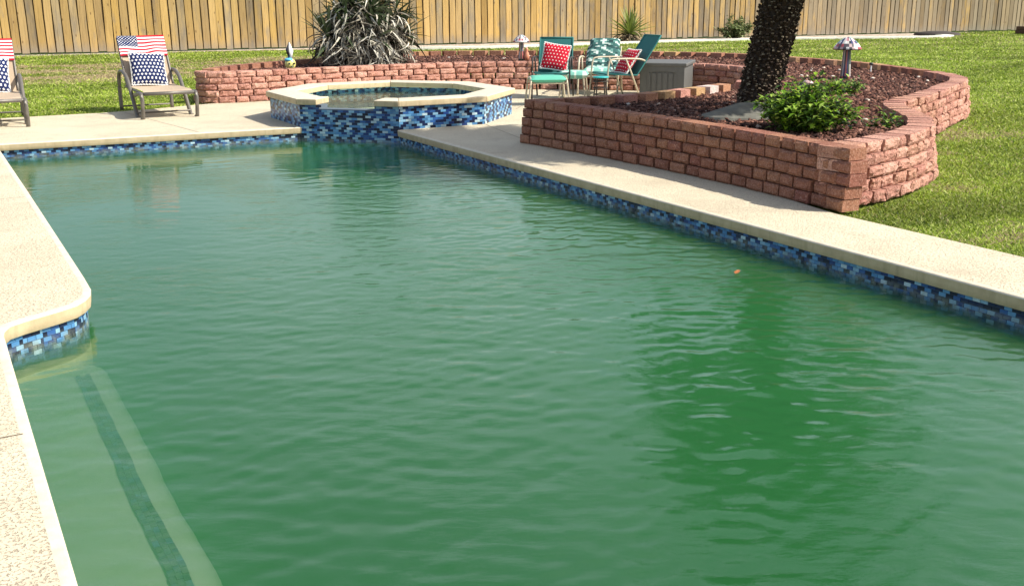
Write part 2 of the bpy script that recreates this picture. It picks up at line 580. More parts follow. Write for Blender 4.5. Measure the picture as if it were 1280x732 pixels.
def tess(outer, holes=()):
    polys = [[Vector((x, y, 0)) for x, y in outer]] + [[Vector((x, y, 0)) for x, y in h] for h in holes]
    pts = [p for poly in polys for p in poly]
    tris = tessellate_polygon(polys)
    out = []
    for a, b, c in tris:
        n = (pts[b] - pts[a]).cross(pts[c] - pts[a]).z
        if abs(n) < 1e-9: continue
        out.append((a, b, c) if n > 0 else (a, c, b))
    return [(p.x, p.y) for p in pts], out

def sheet(name, outer, z, mat, holes=(), kind='structure'):
    pts, tris = tess(outer, holes)
    me = bpy.data.meshes.new(name)
    me.from_pydata([(x, y, z) for x, y in pts], [], tris)
    me.materials.append(mat)
    return link(name, me, kind=kind)

def catmull(pts, step=0.06, closed=False):
    P = [np.array(p, float) for p in pts]
    out = []
    n = len(P)
    rngs = range(n) if closed else range(n - 1)
    for i in rngs:
        p0 = P[(i - 1) % n] if (closed or i > 0) else 2 * P[0] - P[1]
        p1 = P[i]; p2 = P[(i + 1) % n]
        p3 = P[(i + 2) % n] if (closed or i + 2 < n) else 2 * P[-1] - P[-2]
        m = max(2, int(np.linalg.norm(p2 - p1) / step))
        for k in range(m):
            t_ = k / m
            out.append(0.5 * (2 * p1 + (p2 - p0) * t_ + (2 * p0 - 5 * p1 + 4 * p2 - p3) * t_ ** 2 + (3 * p1 - p0 - 3 * p2 + p3) * t_ ** 3))
    if not closed: out.append(P[-1])
    return [tuple(p) for p in out]

def offset_path(path, d, closed=False):
    """shift a polyline to the right of its travel direction by d"""
    P = [np.array(p[:2], float) for p in path]
    n = len(P)
    res = []
    for i in range(n):
        a = P[i - 1] if (i > 0 or closed) else None
        b = P[(i + 1) % n] if (i < n - 1 or closed) else None
        ns = []
        for q0, q1 in ((a, P[i]), (P[i], b)):
            if q0 is None or q1 is None: continue
            e = q1 - q0
            L = np.linalg.norm(e)
            if L < 1e-9: continue
            ns.append(np.array([e[1], -e[0]]) / L)
        m = sum(ns)
        m /= np.linalg.norm(m)
        k = 1.0 / max(0.35, float(m @ ns[0]))
        res.append(tuple(P[i] + m * d * k))
    return res

def in_poly(x, y, poly):
    px = np.array([p[0] for p in poly]); py = np.array([p[1] for p in poly])
    inside = np.zeros(len(x), bool)
    j = len(px) - 1
    for i in range(len(px)):
        cond = ((py[i] > y) != (py[j] > y))
        with np.errstate(divide='ignore', invalid='ignore'):
            xi = (px[j] - px[i]) * (y - py[i]) / (py[j] - py[i]) + px[i]
        inside ^= cond & (x < xi)
        j = i
    return inside

def arc(cx, cy, r, a0, a1, n):
    return [(cx + r * cos(radians(a0 + (a1 - a0) * k / n)), cy + r * sin(radians(a0 + (a1 - a0) * k / n))) for k in range(n + 1)]

# ------------------------------------------------------------------ plan of the place (metres; deck level z = 0)
WATER_Z = -0.168
SPA = [(4.21, 13.15), (5.17, 12.22), (6.36, 12.22), (7.24, 13.08), (7.24, 14.40), (6.37, 15.34), (5.11, 15.34), (4.21, 14.44)]  # A B C D E F G H
spa_in = offset_path(SPA, -0.07, True)      # counter-clockwise: right = outside
NEAR_Y = -1.6
# pool edge, top of coping, clockwise seen from above so that the deck lies on the LEFT
recess = [(0.21, 5.58), (0.218, 5.65), (0.25, 5.73), (0.32, 5.785), (0.42, 5.845), (0.512, 5.90), (0.60, 5.965), (0.655, 6.05), (0.695, 6.15), (0.716, 6.28)]
edge = [(0.21, NEAR_Y)] + recess + \
       [(0.72, 6.6), (0.715, 10), (0.70, 13.36), (2.5, 13.25), (4.235, 13.135)] + \
       [spa_in[k] for k in (7, 6, 5, 4, 3, 2)] + [(5.16, 12.30), (5.13, 12.15), (5.13, 8.0), (5.13, NEAR_Y)]

FRONT = [(5.86, 10.42), (5.93, 9.9), (6.0, 9.1), (6.07, 7.9), (6.07, 6.8), (6.0, 5.70)]
RIGHT = [(6.08, 5.74), (6.6, 5.86), (7.1, 6.0), (7.75, 6.29), (8.22, 6.66), (8.55, 7.02), (8.80, 7.38), (9.05, 7.7), (9.35, 7.98), (9.85, 8.22), (10.45, 8.50), (11.3, 8.98), (12.2, 9.48), (12.85, 9.98), (13.3, 10.6), (13.55, 11.1)]
BACK = [(13.6, 11.2), (14.0, 12.2), (14.35, 13.3), (14.48, 14.6), (14.5, 15.8), (14.3, 17.0), (13.4, 18.35), (12.4, 19.3), (11.3, 20.1), (9.7, 21.0), (8.2, 20.6), (6.8, 19.9), (5.7, 19.3), (5.05, 18.85), (4.5, 18.4), (4.05, 17.85)]
ALCOVE = [(3.84, 17.45), (3.80, 17.15), (3.95, 16.9), (4.4, 16.78), (5.4, 16.86), (6.7, 16.98), (8.0, 16.95), (8.9, 16.72), (9.8, 16.2), (10.6, 15.45), (11.15, 15.0), (11.45, 14.6), (11.6, 14.1), (11.62, 13.7), (11.45, 13.2), (10.9, 12.5), (10.2, 11.75), (9.5, 11.15)]
PATIO = [(9.25, 11.12), (8.6, 10.86), (8.0, 10.66), (7.4, 10.50), (6.8, 10.46), (6.1, 10.5)]
planter_poly = FRONT + RIGHT + BACK + ALCOVE + PATIO

deck_outer = [(-7, -5), (5.96, -5), (5.95, 5.7), (6.15, 6.8), (6.15, 8), (6.1, 9.5), (6.0, 10.3), (7.4, 10.4), (9.0, 11.0), (10.0, 11.65), (11.5, 13.4), (11.6, 14.2), (10.8, 15.5), (9.0, 16.9), (6.7, 17.1), (4.4, 16.9), (3.9, 16.85), (3.0, 16.5), (2.3, 16.32), (0.94, 16.31), (-7, 16.2)]

# ------------------------------------------------------------------ ground
ground_hole = [(-0.4, -2.2), (5.5, -2.2), (5.5, 11.6), (7.6, 12.0), (7.6, 15.7), (3.6, 15.7), (3.6, 14.0), (-0.4, 14.0)]
lawn = sheet('lawn', [(-250, -200), (300, -200), (300, 400), (-250, 400)], -0.03, M['lawn'], [ground_hole])
tag(lawn, 'mown green lawn with straw coloured patches reaching the fence', 'lawn')

# deck with a rounded cantilever edge at the pool
def build_deck():
    prof = [(0.045, 0.0), (0.013, -0.0015), (0.006, -0.005), (0.002, -0.012)]
    prof2 = [(0.002, -0.012), (0.004, -0.040), (0.007, -0.076), (0.010, -0.080), (0.055, -0.080)]
    inner = offset_path(edge, -0.045, True)      # deck is on the left of travel
    pts, tris = tess(deck_outer, [inner])
    verts = [(x, y, 0.0) for x, y in pts]
    faces = list(tris)
    no = len(verts)
    for (x, y) in deck_outer: verts.append((x, y, -0.12))
    n = len(deck_outer)
    for i in range(n):
        j = (i + 1) % n
        faces.append((i, no + i, no + j, j))
    d = link('deck_slab', MBmesh('deck_slab', verts, faces, M['deck']), None)
    out = []
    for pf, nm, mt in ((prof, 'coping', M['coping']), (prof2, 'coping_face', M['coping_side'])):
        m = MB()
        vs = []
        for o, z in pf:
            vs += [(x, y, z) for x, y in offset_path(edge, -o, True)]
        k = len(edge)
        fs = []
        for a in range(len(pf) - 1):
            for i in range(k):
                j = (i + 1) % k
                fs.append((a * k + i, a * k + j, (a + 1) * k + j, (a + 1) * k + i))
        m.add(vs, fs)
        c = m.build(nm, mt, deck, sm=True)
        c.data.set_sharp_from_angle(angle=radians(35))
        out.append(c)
    c = out[0]
    return d, c

def MBmesh(name, verts, faces, mat):
    me = bpy.data.meshes.new(name)
    me.from_pydata(verts, [], faces)
    me.materials.append(mat)
    return me

deck = thing('pool_deck', 'cream textured concrete pool deck', 'deck')
deck['kind'] = 'structure'
d1, d2 = build_deck()
d1.parent = deck; d2.parent = deck
# shallow saw joints in the deck
for (a, b) in (((2.55, 16.33), (2.95, 13.28)), ((6.35, 12.17), (6.02, 10.55)), ((-2.2, 4.18), (0.17, 4.18)), ((-3.2, 9.6), (0.66, 9.6)), ((7.6, 13.6), (9.6, 16.0))):
    j = MB()
    A, B = Vector((*a, 0)), Vector((*b, 0))
    L = (B - A).length
    npt = 14
    pts = []
    for k in range(npt + 1):
        q = A.lerp(B, k / npt)
        pts.append(q + Vector((noise.noise(q * 3) * 0.012, noise.noise(q * 3 + Vector((9, 9, 9))) * 0.012, 0)))
    nrm = (B - A).normalized().cross(Vector((0, 0, 1))) * 0.0035
    vs = []
    for q in pts:
        vs += [(q.x - nrm.x, q.y - nrm.y, 0.0022), (q.x + nrm.x, q.y + nrm.y, 0.0022)]
    j.add(vs, [(2 * k, 2 * k + 2, 2 * k + 3, 2 * k + 1) for k in range(npt)])
    jj = j.build('deck_joint', M['dark_joint'] if 'dark_joint' in M else M.setdefault('dark_joint', plain('joint_dirt', (0.17, 0.13, 0.09), 0.95)), deck)

# ------------------------------------------------------------------ pool shell, tiles, water
pool = thing('swimming_pool', 'rectangular pool with blue mosaic waterline band and green water', 'pool')
pool['kind'] = 'structure'
SH = 0.035
shell_path = [(0.21 - SH, NEAR_Y - SH), (0.21 - SH, 5.50)] + offset_path(recess, -SH) + [(0.685, 6.6), (0.68, 10), (0.665, 13.40), (2.5, 13.285), (4.21, 13.17)] + \
             [(5.165, 12.25), (5.165, 8.0), (5.165, NEAR_Y - SH)]

def wall_strip(path, z0, z1, closed=True):
    vs, fs = [], []
    n = len(path)
    for x, y in path: vs.append((x, y, z0))
    for x, y in path: vs.append((x, y, z1))
    for i in range(n if closed else n - 1):
        j = (i + 1) % n
        fs.append((i, j, n + j, n + i))
    return vs, fs
m = MB()
m.add(*wall_strip(shell_path, -0.30, -1.65))
pp, tt = tess(shell_path)
m.add([(x, y, -1.6) for x, y in pp], tt)
m.build('pool_wall', M['plaster'], pool)
m = MB()
m.add(*wall_strip(shell_path, -0.05, -0.31))
m.build('tile_backing', M['grout'], pool)

# entry bench on the near left, with a dark tile line near its lip
def bench_wob(y):      # hand-floated edge, not quite straight
    return 0.012 * noise.noise(Vector((y * 1.3, 3, 0))) + 0.007 * noise.noise(Vector((y * 6.0, 8, 0)))
m = MB()
bprof = [(0.13, -0.375), (0.60, -0.365), (0.645, -0.372), (0.685, -0.392), (0.715, -0.43), (0.73, -0.50), (0.735, -1.62)]
bys = [-1.8 + 0.06 * k for k in range(131)]
vs = []
for y in bys:
    w_ = bench_wob(y)
    for i_, (x, z) in enumerate(bprof):
        vs.append((x + (w_ if i_ else 0), min(y, 6.0), z + 0.006 * noise.noise(Vector((x * 5, y * 3, 1)))))
nb = len(bprof)
m.add(vs, [(k * nb + i_, k * nb + i_ + 1, (k + 1) * nb + i_ + 1, (k + 1) * nb + i_) for k in range(len(bys) - 1) for i_ in range(nb - 1)])
bench = m.build('bench', M['plaster'], pool, sm=True)

BLUES = [(0.008, 0.012, 0.035), (0.010, 0.020, 0.070), (0.03, 0.10, 0.28), (0.07, 0.21, 0.42), (0.22, 0.40, 0.54), (0.42, 0.56, 0.62), (0.012, 0.04, 0.16), (0.11, 0.28, 0.48)]
BW = [3.2, 3.2, 2.6, 3.0, 3.4, 2.0, 3, 3.2]

TILE_ME = {}
def tile_piece(ci):
    if ci not in TILE_ME:
        q = MB()
        q.box((0, -0.002, 0), (0.0494, 0.004, 0.0242), col=BLUES[ci])
        TILE_ME[ci] = q.mesh('tile', M['mosaic'])
    return TILE_ME[ci]
def tile_run(m, p0, p1, z0, z1, tl=0.052, th=0.027, seed=0, proud=0.004, weights=BW, skip=None, phase=0.0, parts=None):
    """running-bond mosaic on a vertical face; the face looks to the right of p0->p1"""
    rr = random.Random(seed)
    p0 = Vector((*p0, 0)); p1 = Vector((*p1, 0))
    L = (p1 - p0).length
    d = (p1 - p0) / L
    nrm = Vector((d.y, -d.x, 0))
    prev = 0.4
    rows = int(round((z1 - z0) / th))
    th = (z1 - z0) / rows
    for r_ in range(rows):
        za = z0 + r_ * th + 0.0013; zb = za + th - 0.0026
        s = -((r_ % 2) * 0.5 + phase) * tl
        while s < L:
            a = max(0, s + 0.0013); b_ = min(L, s + tl - 0.0013)
            s += tl
            if b_ - a < 0.006: continue
            if skip and skip((a + b_) / 2, (za + zb) / 2): continue
            A = p0 + d * a; B = p0 + d * b_
            pr = proud + rr.uniform(-0.0008, 0.0008)
            vs = [A + Vector((0, 0, za)), B + Vector((0, 0, za)), B + Vector((0, 0, zb)), A + Vector((0, 0, zb))]
            vf = [q + nrm * pr for q in vs]
            col = rr.choices(BLUES, weights)[0]
            if sum(col) < 0.25 and prev < 0.25 or sum(col) > 0.7 and prev > 0.7: col = rr.choices(BLUES, weights)[0]
            prev = sum(col)
            k = rr.uniform(0.85, 1.15)
            if parts and parts[1]((A + B) / 2, za):
                q = link('tile', tile_piece(BLUES.index(col)), parts[0], loc=((A.x + B.x) / 2, (A.y + B.y) / 2, (za + zb) / 2), rotz=atan2(d.y, d.x))
                q.scale = ((b_ - a) / 0.0494, 1, 1)
                continue
            m.add(vs + vf, [(4, 5, 6, 7), (0, 1, 5, 4), (3, 7, 6, 2), (1, 2, 6, 5), (0, 4, 7, 3)], tuple(min(1, q * k) for q in col))

m = MB()
near_tile = lambda c, z: z > -0.185 and ((c.x > 5.1 and 3.3 < c.y < 6.1) or (c.x < 0.75 and c.y < 6.3 and c.y > 5.6))
sp = shell_path
for i in range(len(sp)):
    a, b = sp[i], sp[(i + 1) % len(sp)]
    if a[1] < -1 and b[1] < -1: continue
    if abs(a[0] - 4.21) < 0.01 and abs(b[0] - 5.165) < 0.01: continue
    tile_run(m, a, b, -0.215, -0.080, seed=i, weights=[4.5, 3.5, 3, 3, 2.2, 0.9, 3, 3], parts=(pool, near_tile))
m.build('waterline_tile', M['mosaic'], pool, kind='stuff')
# tile line on the bench lip
m = MB()
rr = random.Random(5)
for r_ in range(3):
    y = -1.7 + (r_ % 2) * 0.02
    while y < 5.80:
        col = rr.choices(BLUES[:4] + [BLUES[6]], [3, 3, 3, 2, 3])[0]
        m.box((0.545 + r_ * 0.0245 + bench_wob(y), y, -0.361 + 0.006 * noise.noise(Vector((2.8, y * 3, 1)))), (0.0225, 0.045, 0.006), col=col)
        y += 0.049
m.build('bench_tile', M['mosaic'], pool, kind='stuff')

def build_water():
    nx, ny = 260, 760
    x0, x1, y0, y1 = 0.05, 5.26, NEAR_Y - 0.1, 13.55
    xs = np.linspace(x0, x1, nx); ys = np.linspace(y0, y1, ny)
    X, Y = np.meshgrid(xs, ys)
    Z = np.zeros_like(X)
    rg = np.random.default_rng(3)
    # breeze runs roughly away from the house, crests lie across it; calm under the far left edge
    env = 0.20 + 0.80 * np.clip((9.8 - Y) / 5.0 + (X - 2.5) * 0.28, 0, 1)
    for k in range(110):
        lam = 0.085 * (9.0 ** rg.random())
        ang = rg.normal(radians(64), radians(26))
        kk = 2 * pi / lam
        ph = rg.random() * 2 * pi
        px = X * cos(ang) + Y * sin(ang)
        warp = 0.10 * np.sin(X * 1.7 * rg.random() + Y * 1.3 + k) + 0.06 * np.sin(Y * 2.3 - X * 2.1 + 2 * k)
        slope = 0.0125 if lam < 0.15 else (0.0075 if lam < 0.30 else 0.0028)
        Z += slope * lam / (2 * pi) * np.sin(kk * (px + warp) + ph)
    Z *= env
    V = np.stack([X, Y, Z + WATER_Z], -1).reshape(-1, 3)
    idx = np.arange(nx * ny).reshape(ny, nx)
    Fq = np.stack([idx[:-1, :-1], idx[:-1, 1:], idx[1:, 1:], idx[1:, :-1]], -1).reshape(-1, 4)
    # closed below
    rim = np.concatenate([idx[0, :], idx[1:, -1], idx[-1, -2::-1], idx[-2:0:-1, 0]])
    nr = len(rim)
    low = V[rim].copy(); low[:, 2] = -1.63
    o = len(V)
    V = np.concatenate([V, low, [[(x0 + x1) / 2, (y0 + y1) / 2, -1.63]]])
    side = np.array([[rim[i], o + i, o + (i + 1) % nr, rim[(i + 1) % nr]] for i in range(nr)])
    bot = np.array([[o + i, o + nr, o + nr, o + (i + 1) % nr] for i in range(nr)])
    me = bpy.data.meshes.new('pool_water')
    faces = Fq.tolist() + side.tolist() + [[a, b, d] for a, b, c, d in bot.tolist()]
    me.from_pydata(V.tolist(), [], faces)
    smooth(me)
    # only the top is smooth
    fl = [True] * len(Fq) + [False] * (len(faces) - len(Fq))
    me.polygons.foreach_set('use_smooth', fl)
    me.materials.append(M['water'])
    return link('pool_water', me, kind='structure')
w = build_water()
tag(w, 'murky green rippled water filling the pool', 'water')

# a fallen leaf on the water
m = MB()
m.add([(0, 0, 0), (0.03, 0.018, 0.004), (0.075, 0.01, 0.008), (0.10, 0, 0.004), (0.07, -0.016, 0.009), (0.03, -0.016, 0.003)], [(0, 1, 2), (0, 2, 3), (0, 3, 4), (0, 4, 5)], (0.45, 0.16, 0.05))
lf = m.build('fallen_leaf', M['leaf'], loc=(4.52, 5.15, WATER_Z + 0.008), rotz=0.6)
tag(lf, 'small rust coloured leaf floating on the pool water', 'leaf')

# ------------------------------------------------------------------ spa
spa = thing('spa', 'raised octagonal hot tub with blue mosaic sides and cream coping', 'hot tub', (5.7, 13.8, 0))
def to_spa(o):
    o.parent = spa
    o.matrix_parent_inverse = Matrix.Translation((-5.7, -13.8, 0))
    return o
ZT, ZC = 0.36, 0.285         # coping top, coping underside
W_IN = offset_path(SPA, -0.16, True)
LIP = 0.235
G0, G1 = 0.20, 0.76          # spillway gap along side A-B
def lerp2(a, b, k): return (a[0] + (b[0] - a[0]) * k, a[1] + (b[1] - a[1]) * k)
m = MB()
for i in range(8):
    a, b = SPA[i], SPA[(i + 1) % 8]
    ai, bi = W_IN[i], W_IN[(i + 1) % 8]
    segs = [(0, 1, ZC)] if i else [(0, G0, ZC), (G0, G1, LIP), (G1, 1, ZC)]
    for k0, k1, zt in segs:
        zb = -1.7 if i == 0 else -0.2
        q = [lerp2(a, b, k0), lerp2(a, b, k1), lerp2(ai, bi, k1), lerp2(ai, bi, k0)]
        m.add([(x, y, zb) for x, y in q] + [(x, y, zt) for x, y in q], [(4, 5, 6, 7), (0, 1, 5, 4), (1, 2, 6, 5), (2, 3, 7, 6), (3, 0, 4, 7)])
to_spa(m.build('spa_wall', M['grout']))
pp, tt = tess(W_IN)
m = MB(); m.add([(x, y, -0.02) for x, y in pp], tt)
to_spa(m.build('spa_floor', M['plaster']))
m = MB()
for i in range(8):
    a, b = SPA[i], SPA[(i + 1) % 8]
    L = hypot(b[0] - a[0], b[1] - a[1])
    if i == 0:
        tile_run(m, a, b, -0.35, ZC - 0.001, seed=40 + i, tl=0.074, th=0.030, skip=lambda s, z: z > LIP - 0.004 and G0 * L < s < G1 * L)
    else:
        tile_run(m, a, b, 0.0, ZC - 0.001, seed=40 + i, phase=0.3 * i, tl=0.074, th=0.030)
to_spa(m.build('outer_tile', M['mosaic'], kind='stuff'))
m = MB()
for i in range(8):
    a, b = W_IN[(i + 1) % 8], W_IN[i]
    if i == 0:
        continue
    tile_run(m, a, b, 0.09, ZC - 0.001, seed=60 + i)
# cheeks of the spillway
a, b = SPA[0], SPA[1]; ai, bi = W_IN[0], W_IN[1]
tile_run(m, lerp2(ai, bi, G0), lerp2(a, b, G0), LIP, ZC - 0.001, seed=71) if False else tile_run(m, lerp2(a, b, G0), lerp2(ai, bi, G0), LIP - 0.02, ZC - 0.001, seed=71, proud=-0.003)
to_spa(m.build('inner_tile', M['mosaic'], kind='stuff'))
# coping stones, mitred
C_OUT = offset_path(SPA, 0.05, True); C_IN = offset_path(SPA, -0.33, True)
for i in range(8):
    a, b = C_OUT[i], C_OUT[(i + 1) % 8]
    ai, bi = C_IN[i], C_IN[(i + 1) % 8]
    for (k0, k1) in ([(0, 1)] if i else [(0, G0), (G1, 1)]):
        g = 0.0016
        q = [lerp2(a, b, k0 + g), lerp2(a, b, k1 - g), lerp2(ai, bi, k1 - g), lerp2(ai, bi, k0 + g)]
        if i == 0:   # cut the gap square to the wall
            d = Vector((b[0] - a[0], b[1] - a[1])).normalized()
            nn = Vector((-d.y, d.x))
            if k0 == 0:
                e = lerp2(a, b, k1); q[2] = (e[0] + nn.x * 0.38, e[1] + nn.y * 0.38); q[3] = ai
            else:
                e = lerp2(a, b, k0); q[3] = (e[0] + nn.x * 0.38, e[1] + nn.y * 0.38); q[2] = bi
                q[1] = b
            if k0 == 0: q[0] = a
        mm = MB()
        mm.add([(x, y, ZC) for x, y in q] + [(x, y, ZT) for x, y in q], [(3, 2, 1, 0), (4, 5, 6, 7), (0, 1, 5, 4), (1, 2, 6, 5), (2, 3, 7, 6), (3, 0, 4, 7)])
        o = to_spa(mm.build('coping_stone', M['coping']))
        bevel_mesh(o.data, 0.012, 3)
        smooth(o.data)
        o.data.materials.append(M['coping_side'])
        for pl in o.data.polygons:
            if abs(pl.normal.z) < 0.35: pl.material_index = 1  # upright faces take the shade-toned side colour
        o.data.set_sharp_from_angle(angle=radians(40))
# spa water with a thin sheet over the lip
pp, tt = tess(offset_path(SPA, -0.14, True))
nxs, nys = 90, 90
m = MB()
xs = np.linspace(4.2, 7.3, nxs); ys = np.linspace(12.2, 15.4, nys)
poly = offset_path(SPA, -0.155, True)
XX, YY = np.meshgrid(xs, ys)
ins = in_poly(XX.ravel(), YY.ravel(), poly).reshape(XX.shape)
idm = {}
for jy in range(nys - 1):
    for ix in range(nxs - 1):
        if ins[jy, ix] or ins[jy + 1, ix] or ins[jy, ix + 1] or ins[jy + 1, ix + 1]:
            f = []
            for (a_, b_) in ((jy, ix), (jy, ix + 1), (jy + 1, ix + 1), (jy + 1, ix)):
                if (a_, b_) not in idm:
                    idm[(a_, b_)] = len(m.v)
                    x, y = xs[ix if b_ == ix else ix + 1], ys[a_]
                    z = 0.232 + 0.0016 * noise.noise(Vector((x * 7, y * 7, 2))) + 0.0008 * noise.noise(Vector((x * 17, y * 17, 5)))
                    m.v.append((x, y, z))
                f.append(idm[(a_, b_)])
            m.f.append(tuple(f)); m.c.append(None)
t = NT('spa_water_clear')
v = t.geo()
fr = t.n('ShaderNodeFresnel'); fr.inputs['IOR'].default_value = 1.36
gl = t.n('ShaderNodeBsdfGlossy'); gl.inputs['Roughness'].default_value = 0.03
tr = t.n('ShaderNodeBsdfTransparent'); tr.inputs['Color'].default_value = (0.84, 0.95, 0.88, 1)
bb = t.n('ShaderNodeBump'); bb.inputs['Strength'].default_value = 0.5; bb.inputs['Distance'].default_value = 0.01
t.l(t.noise(v, 14, 3), bb.inputs['Height'])
t.l(bb.outputs[0], gl.inputs['Normal']); t.l(bb.outputs[0], fr.inputs['Normal'])
mx = t.n('ShaderNodeMixShader')
front = t.math('SUBTRACT', 1.0, t.n('ShaderNodeNewGeometry').outputs['Backfacing'])
t.l(t.math('MULTIPLY', fr.outputs[0], front), mx.inputs[0]); t.l(tr.outputs[0], mx.inputs[1]); t.l(gl.outputs[0], mx.inputs[2])
t.l(mx.outputs[0], t.out.inputs['Surface'])
sw = m.build('spa_water', t.m, sm=True, kind='structure')
tag(sw, 'shallow clear water inside the raised octagonal hot tub', 'water')

# ------------------------------------------------------------------ retaining wall blocks
CH = 0.096
def make_block(name, w, h, depth, taper, amp, mat, seed, edge_r=0.007):
    nx, nz = 6, 4
    rr = random.Random(seed)
    vs = []
    for k in range(nz + 1):
        for i in range(nx + 1):
            x = -w / 2 + w * i / nx; z = h * k / nz
            bd = i in (0, nx) or k in (0, nz)
            n1 = noise.noise(Vector((x * 14 + seed * 3.1, z * 18, seed * 1.7)))
            n2 = noise.noise(Vector((x * 45 + seed * 3.1, z * 45, seed * 2.7)))
            y = -(n1 * 0.7 + n2 * 0.6) * amp
            if bd:
                y += edge_r + rr.uniform(0, amp * 0.6)
                x *= 1 - 0.010; z = min(max(z, 0.0015), h - 0.0025)
            vs.append((x, y, z))
    fs = []
    for k in range(nz):
        for i in range(nx):
            a = k * (nx + 1) + i
            fs.append((a, a + 1, a + nx + 2, a + nx + 1))
    ring = [i for i in range(nx + 1)] + [k * (nx + 1) + nx for k in range(1, nz + 1)] + [nz * (nx + 1) + i for i in range(nx - 1, -1, -1)] + [k * (nx + 1) for k in range(nz - 1, 0, -1)]
    o = len(vs)
    # a second ring just behind the face, then the back
    for q in ring:
        x, y, z = vs[q]
        vs.append((x * 1.006, 0.02, z))
    for q in ring:
        x, y, z = vs[q]
        vs.append((x * taper, depth, z))
    n = len(ring)
    for i in range(n):
        j = (i + 1) % n
        fs.append((ring[j], ring[i], o + i, o + j))
        fs.append((o + j, o + i, o + n + i, o + n + j))
    fs.append(tuple(o + n + i for i in range(n)))
    me = bpy.data.meshes.new(name)
    me.from_pydata(vs, [], fs)
    me.materials.append(mat)
    bm = bmesh.new(); bm.from_mesh(me)
    bmesh.ops.recalc_face_normals(bm, faces=bm.faces)
    bm.to_mesh(me); bm.free()
    return me

def block_set(matname, amp, depth, taper, widths, seed=0, nvar=5, gapw=0.955, edge_r=0.011):
    out = {}
    for w_ in widths:
        out[w_] = [make_block('block', w_ * gapw * (1 - 0.03 * (i % 3)), CH * (0.985 - 0.015 * (i % 2)), depth, taper, amp, M[matname], seed + 10 * i + int(w_ * 100), edge_r) for i in range(nvar)]
    return out

def path_sampler(path):
    P = np.array(path, float)
    seg = np.linalg.norm(np.diff(P, axis=0), axis=1)
    cum = np.concatenate([[0], np.cumsum(seg)])
    def at(s):
        s = min(max(s, 0), cum[-1] - 1e-6)
        i = int(np.searchsorted(cum, s, side='right') - 1)
        k = (s - cum[i]) / seg[i]
        return P[i] + (P[i + 1] - P[i]) * k
    return at, cum[-1]

def lay_wall(root, pts, sets, courses=5, seed=0, batter=0.015, widths_w=None, start_stub=True, cap_sets=None, parts_from=0, rest_name=None, jitter=0.004, special=None):
    """blocks in running bond along a base line; outside is to the right of travel"""
    rr = random.Random(seed)
    base = catmull(pts, 0.05)
    ws = list(sets.keys())
    for c in range(courses):
        path = offset_path(base, -batter * c)
        at, L = path_sampler(path)
        s = 0.0
        first = True
        S = cap_sets if (cap_sets and c == courses - 1) else sets
        wl = list(S.keys())
        while s < L - 0.04:
            w_ = rr.choices(wl, widths_w if (widths_w and S is sets) else None)[0]
            if first and c % 2: w_ = min(wl)
            if L - (s + w_) < 0.10: w_ = max([q for q in wl if s + q <= L + 0.06] or [min(wl)])
            if s + w_ > L + 0.09: break
            first = False
            a = at(s); b = at(min(s + w_, L))
            d = b - a
            if np.linalg.norm(d) < 1e-6: break
            ang = atan2(d[1], d[0])
            mid = (a + b) / 2
            s += w_
            me = rr.choice(S[w_])
            o = bpy.data.objects.new('block', me)
            if special and c == courses - 1:
                sm_ = special(mid)
                if sm_ is not None:
                    o.data = sm_
            COL.objects.link(o)
            o.parent = root
            jx = rr.uniform(-jitter, jitter)
            o.location = (mid[0] + sin(ang) * jx - root.location.x, mid[1] - cos(ang) * jx - root.location.y, c * CH + 0.001)
            o.rotation_euler = (0, 0, ang + rr.uniform(-0.015, 0.015))

W1 = (0.17, 0.20, 0.235)
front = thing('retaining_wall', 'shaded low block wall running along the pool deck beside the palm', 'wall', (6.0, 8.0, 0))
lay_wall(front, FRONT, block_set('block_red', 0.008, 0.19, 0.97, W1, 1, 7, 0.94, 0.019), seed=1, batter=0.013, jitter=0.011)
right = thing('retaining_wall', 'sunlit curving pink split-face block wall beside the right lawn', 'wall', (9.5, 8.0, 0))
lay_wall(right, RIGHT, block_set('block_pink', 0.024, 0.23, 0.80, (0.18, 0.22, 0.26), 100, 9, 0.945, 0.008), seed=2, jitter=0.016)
alc = thing('retaining_wall', 'pink split-face block wall behind the hot tub and the patio chairs', 'wall', (7, 16.9, 0))
lay_wall(alc, ALCOVE, block_set('block_pink', 0.024, 0.20, 0.82, (0.22, 0.27, 0.32), 200, 9, 0.95, 0.009), seed=3, jitter=0.016)
pat = thing('retaining_wall', 'low wall between patio and mulch bed, its spaced tan and pink capping blocks in the sun', 'wall', (7.7, 10.6, 0))
lay_wall(pat, PATIO, block_set('block_mix', 0.006, 0.19, 0.70, (0.33,), 300, 6), seed=4,
         special=None)
caps = sorted([o for o in pat.children if o.location.z > 4 * CH - 0.01], key=lambda o: -o.location.x)
white_blk = make_block('block', 0.32, CH * 0.985, 0.19, 0.7, 0.006, M['block_white'], 77)
for o in caps[1:2]: o.data = white_blk
dark_blk = make_block('block', 0.32, CH * 0.985, 0.19, 0.7, 0.006, M['block_red'], 78)
for o in caps[-3:]: o.data = dark_blk
back = thing('retaining_wall', 'long rear block wall of the mulch bed against the far lawn', 'wall', (10, 19, 0))
set_b = block_set('block_mix', 0.012, 0.20, 0.74, (0.34,), 400, 6)
for w_ in set_b:
    for i, me in enumerate(set_b[w_]):
        if i % 3: me.materials[0] = M['block_red']
lay_wall(back, BACK, set_b, seed=5)
low = [o for o in back.children if o.location.z < 4 * CH - 0.01]
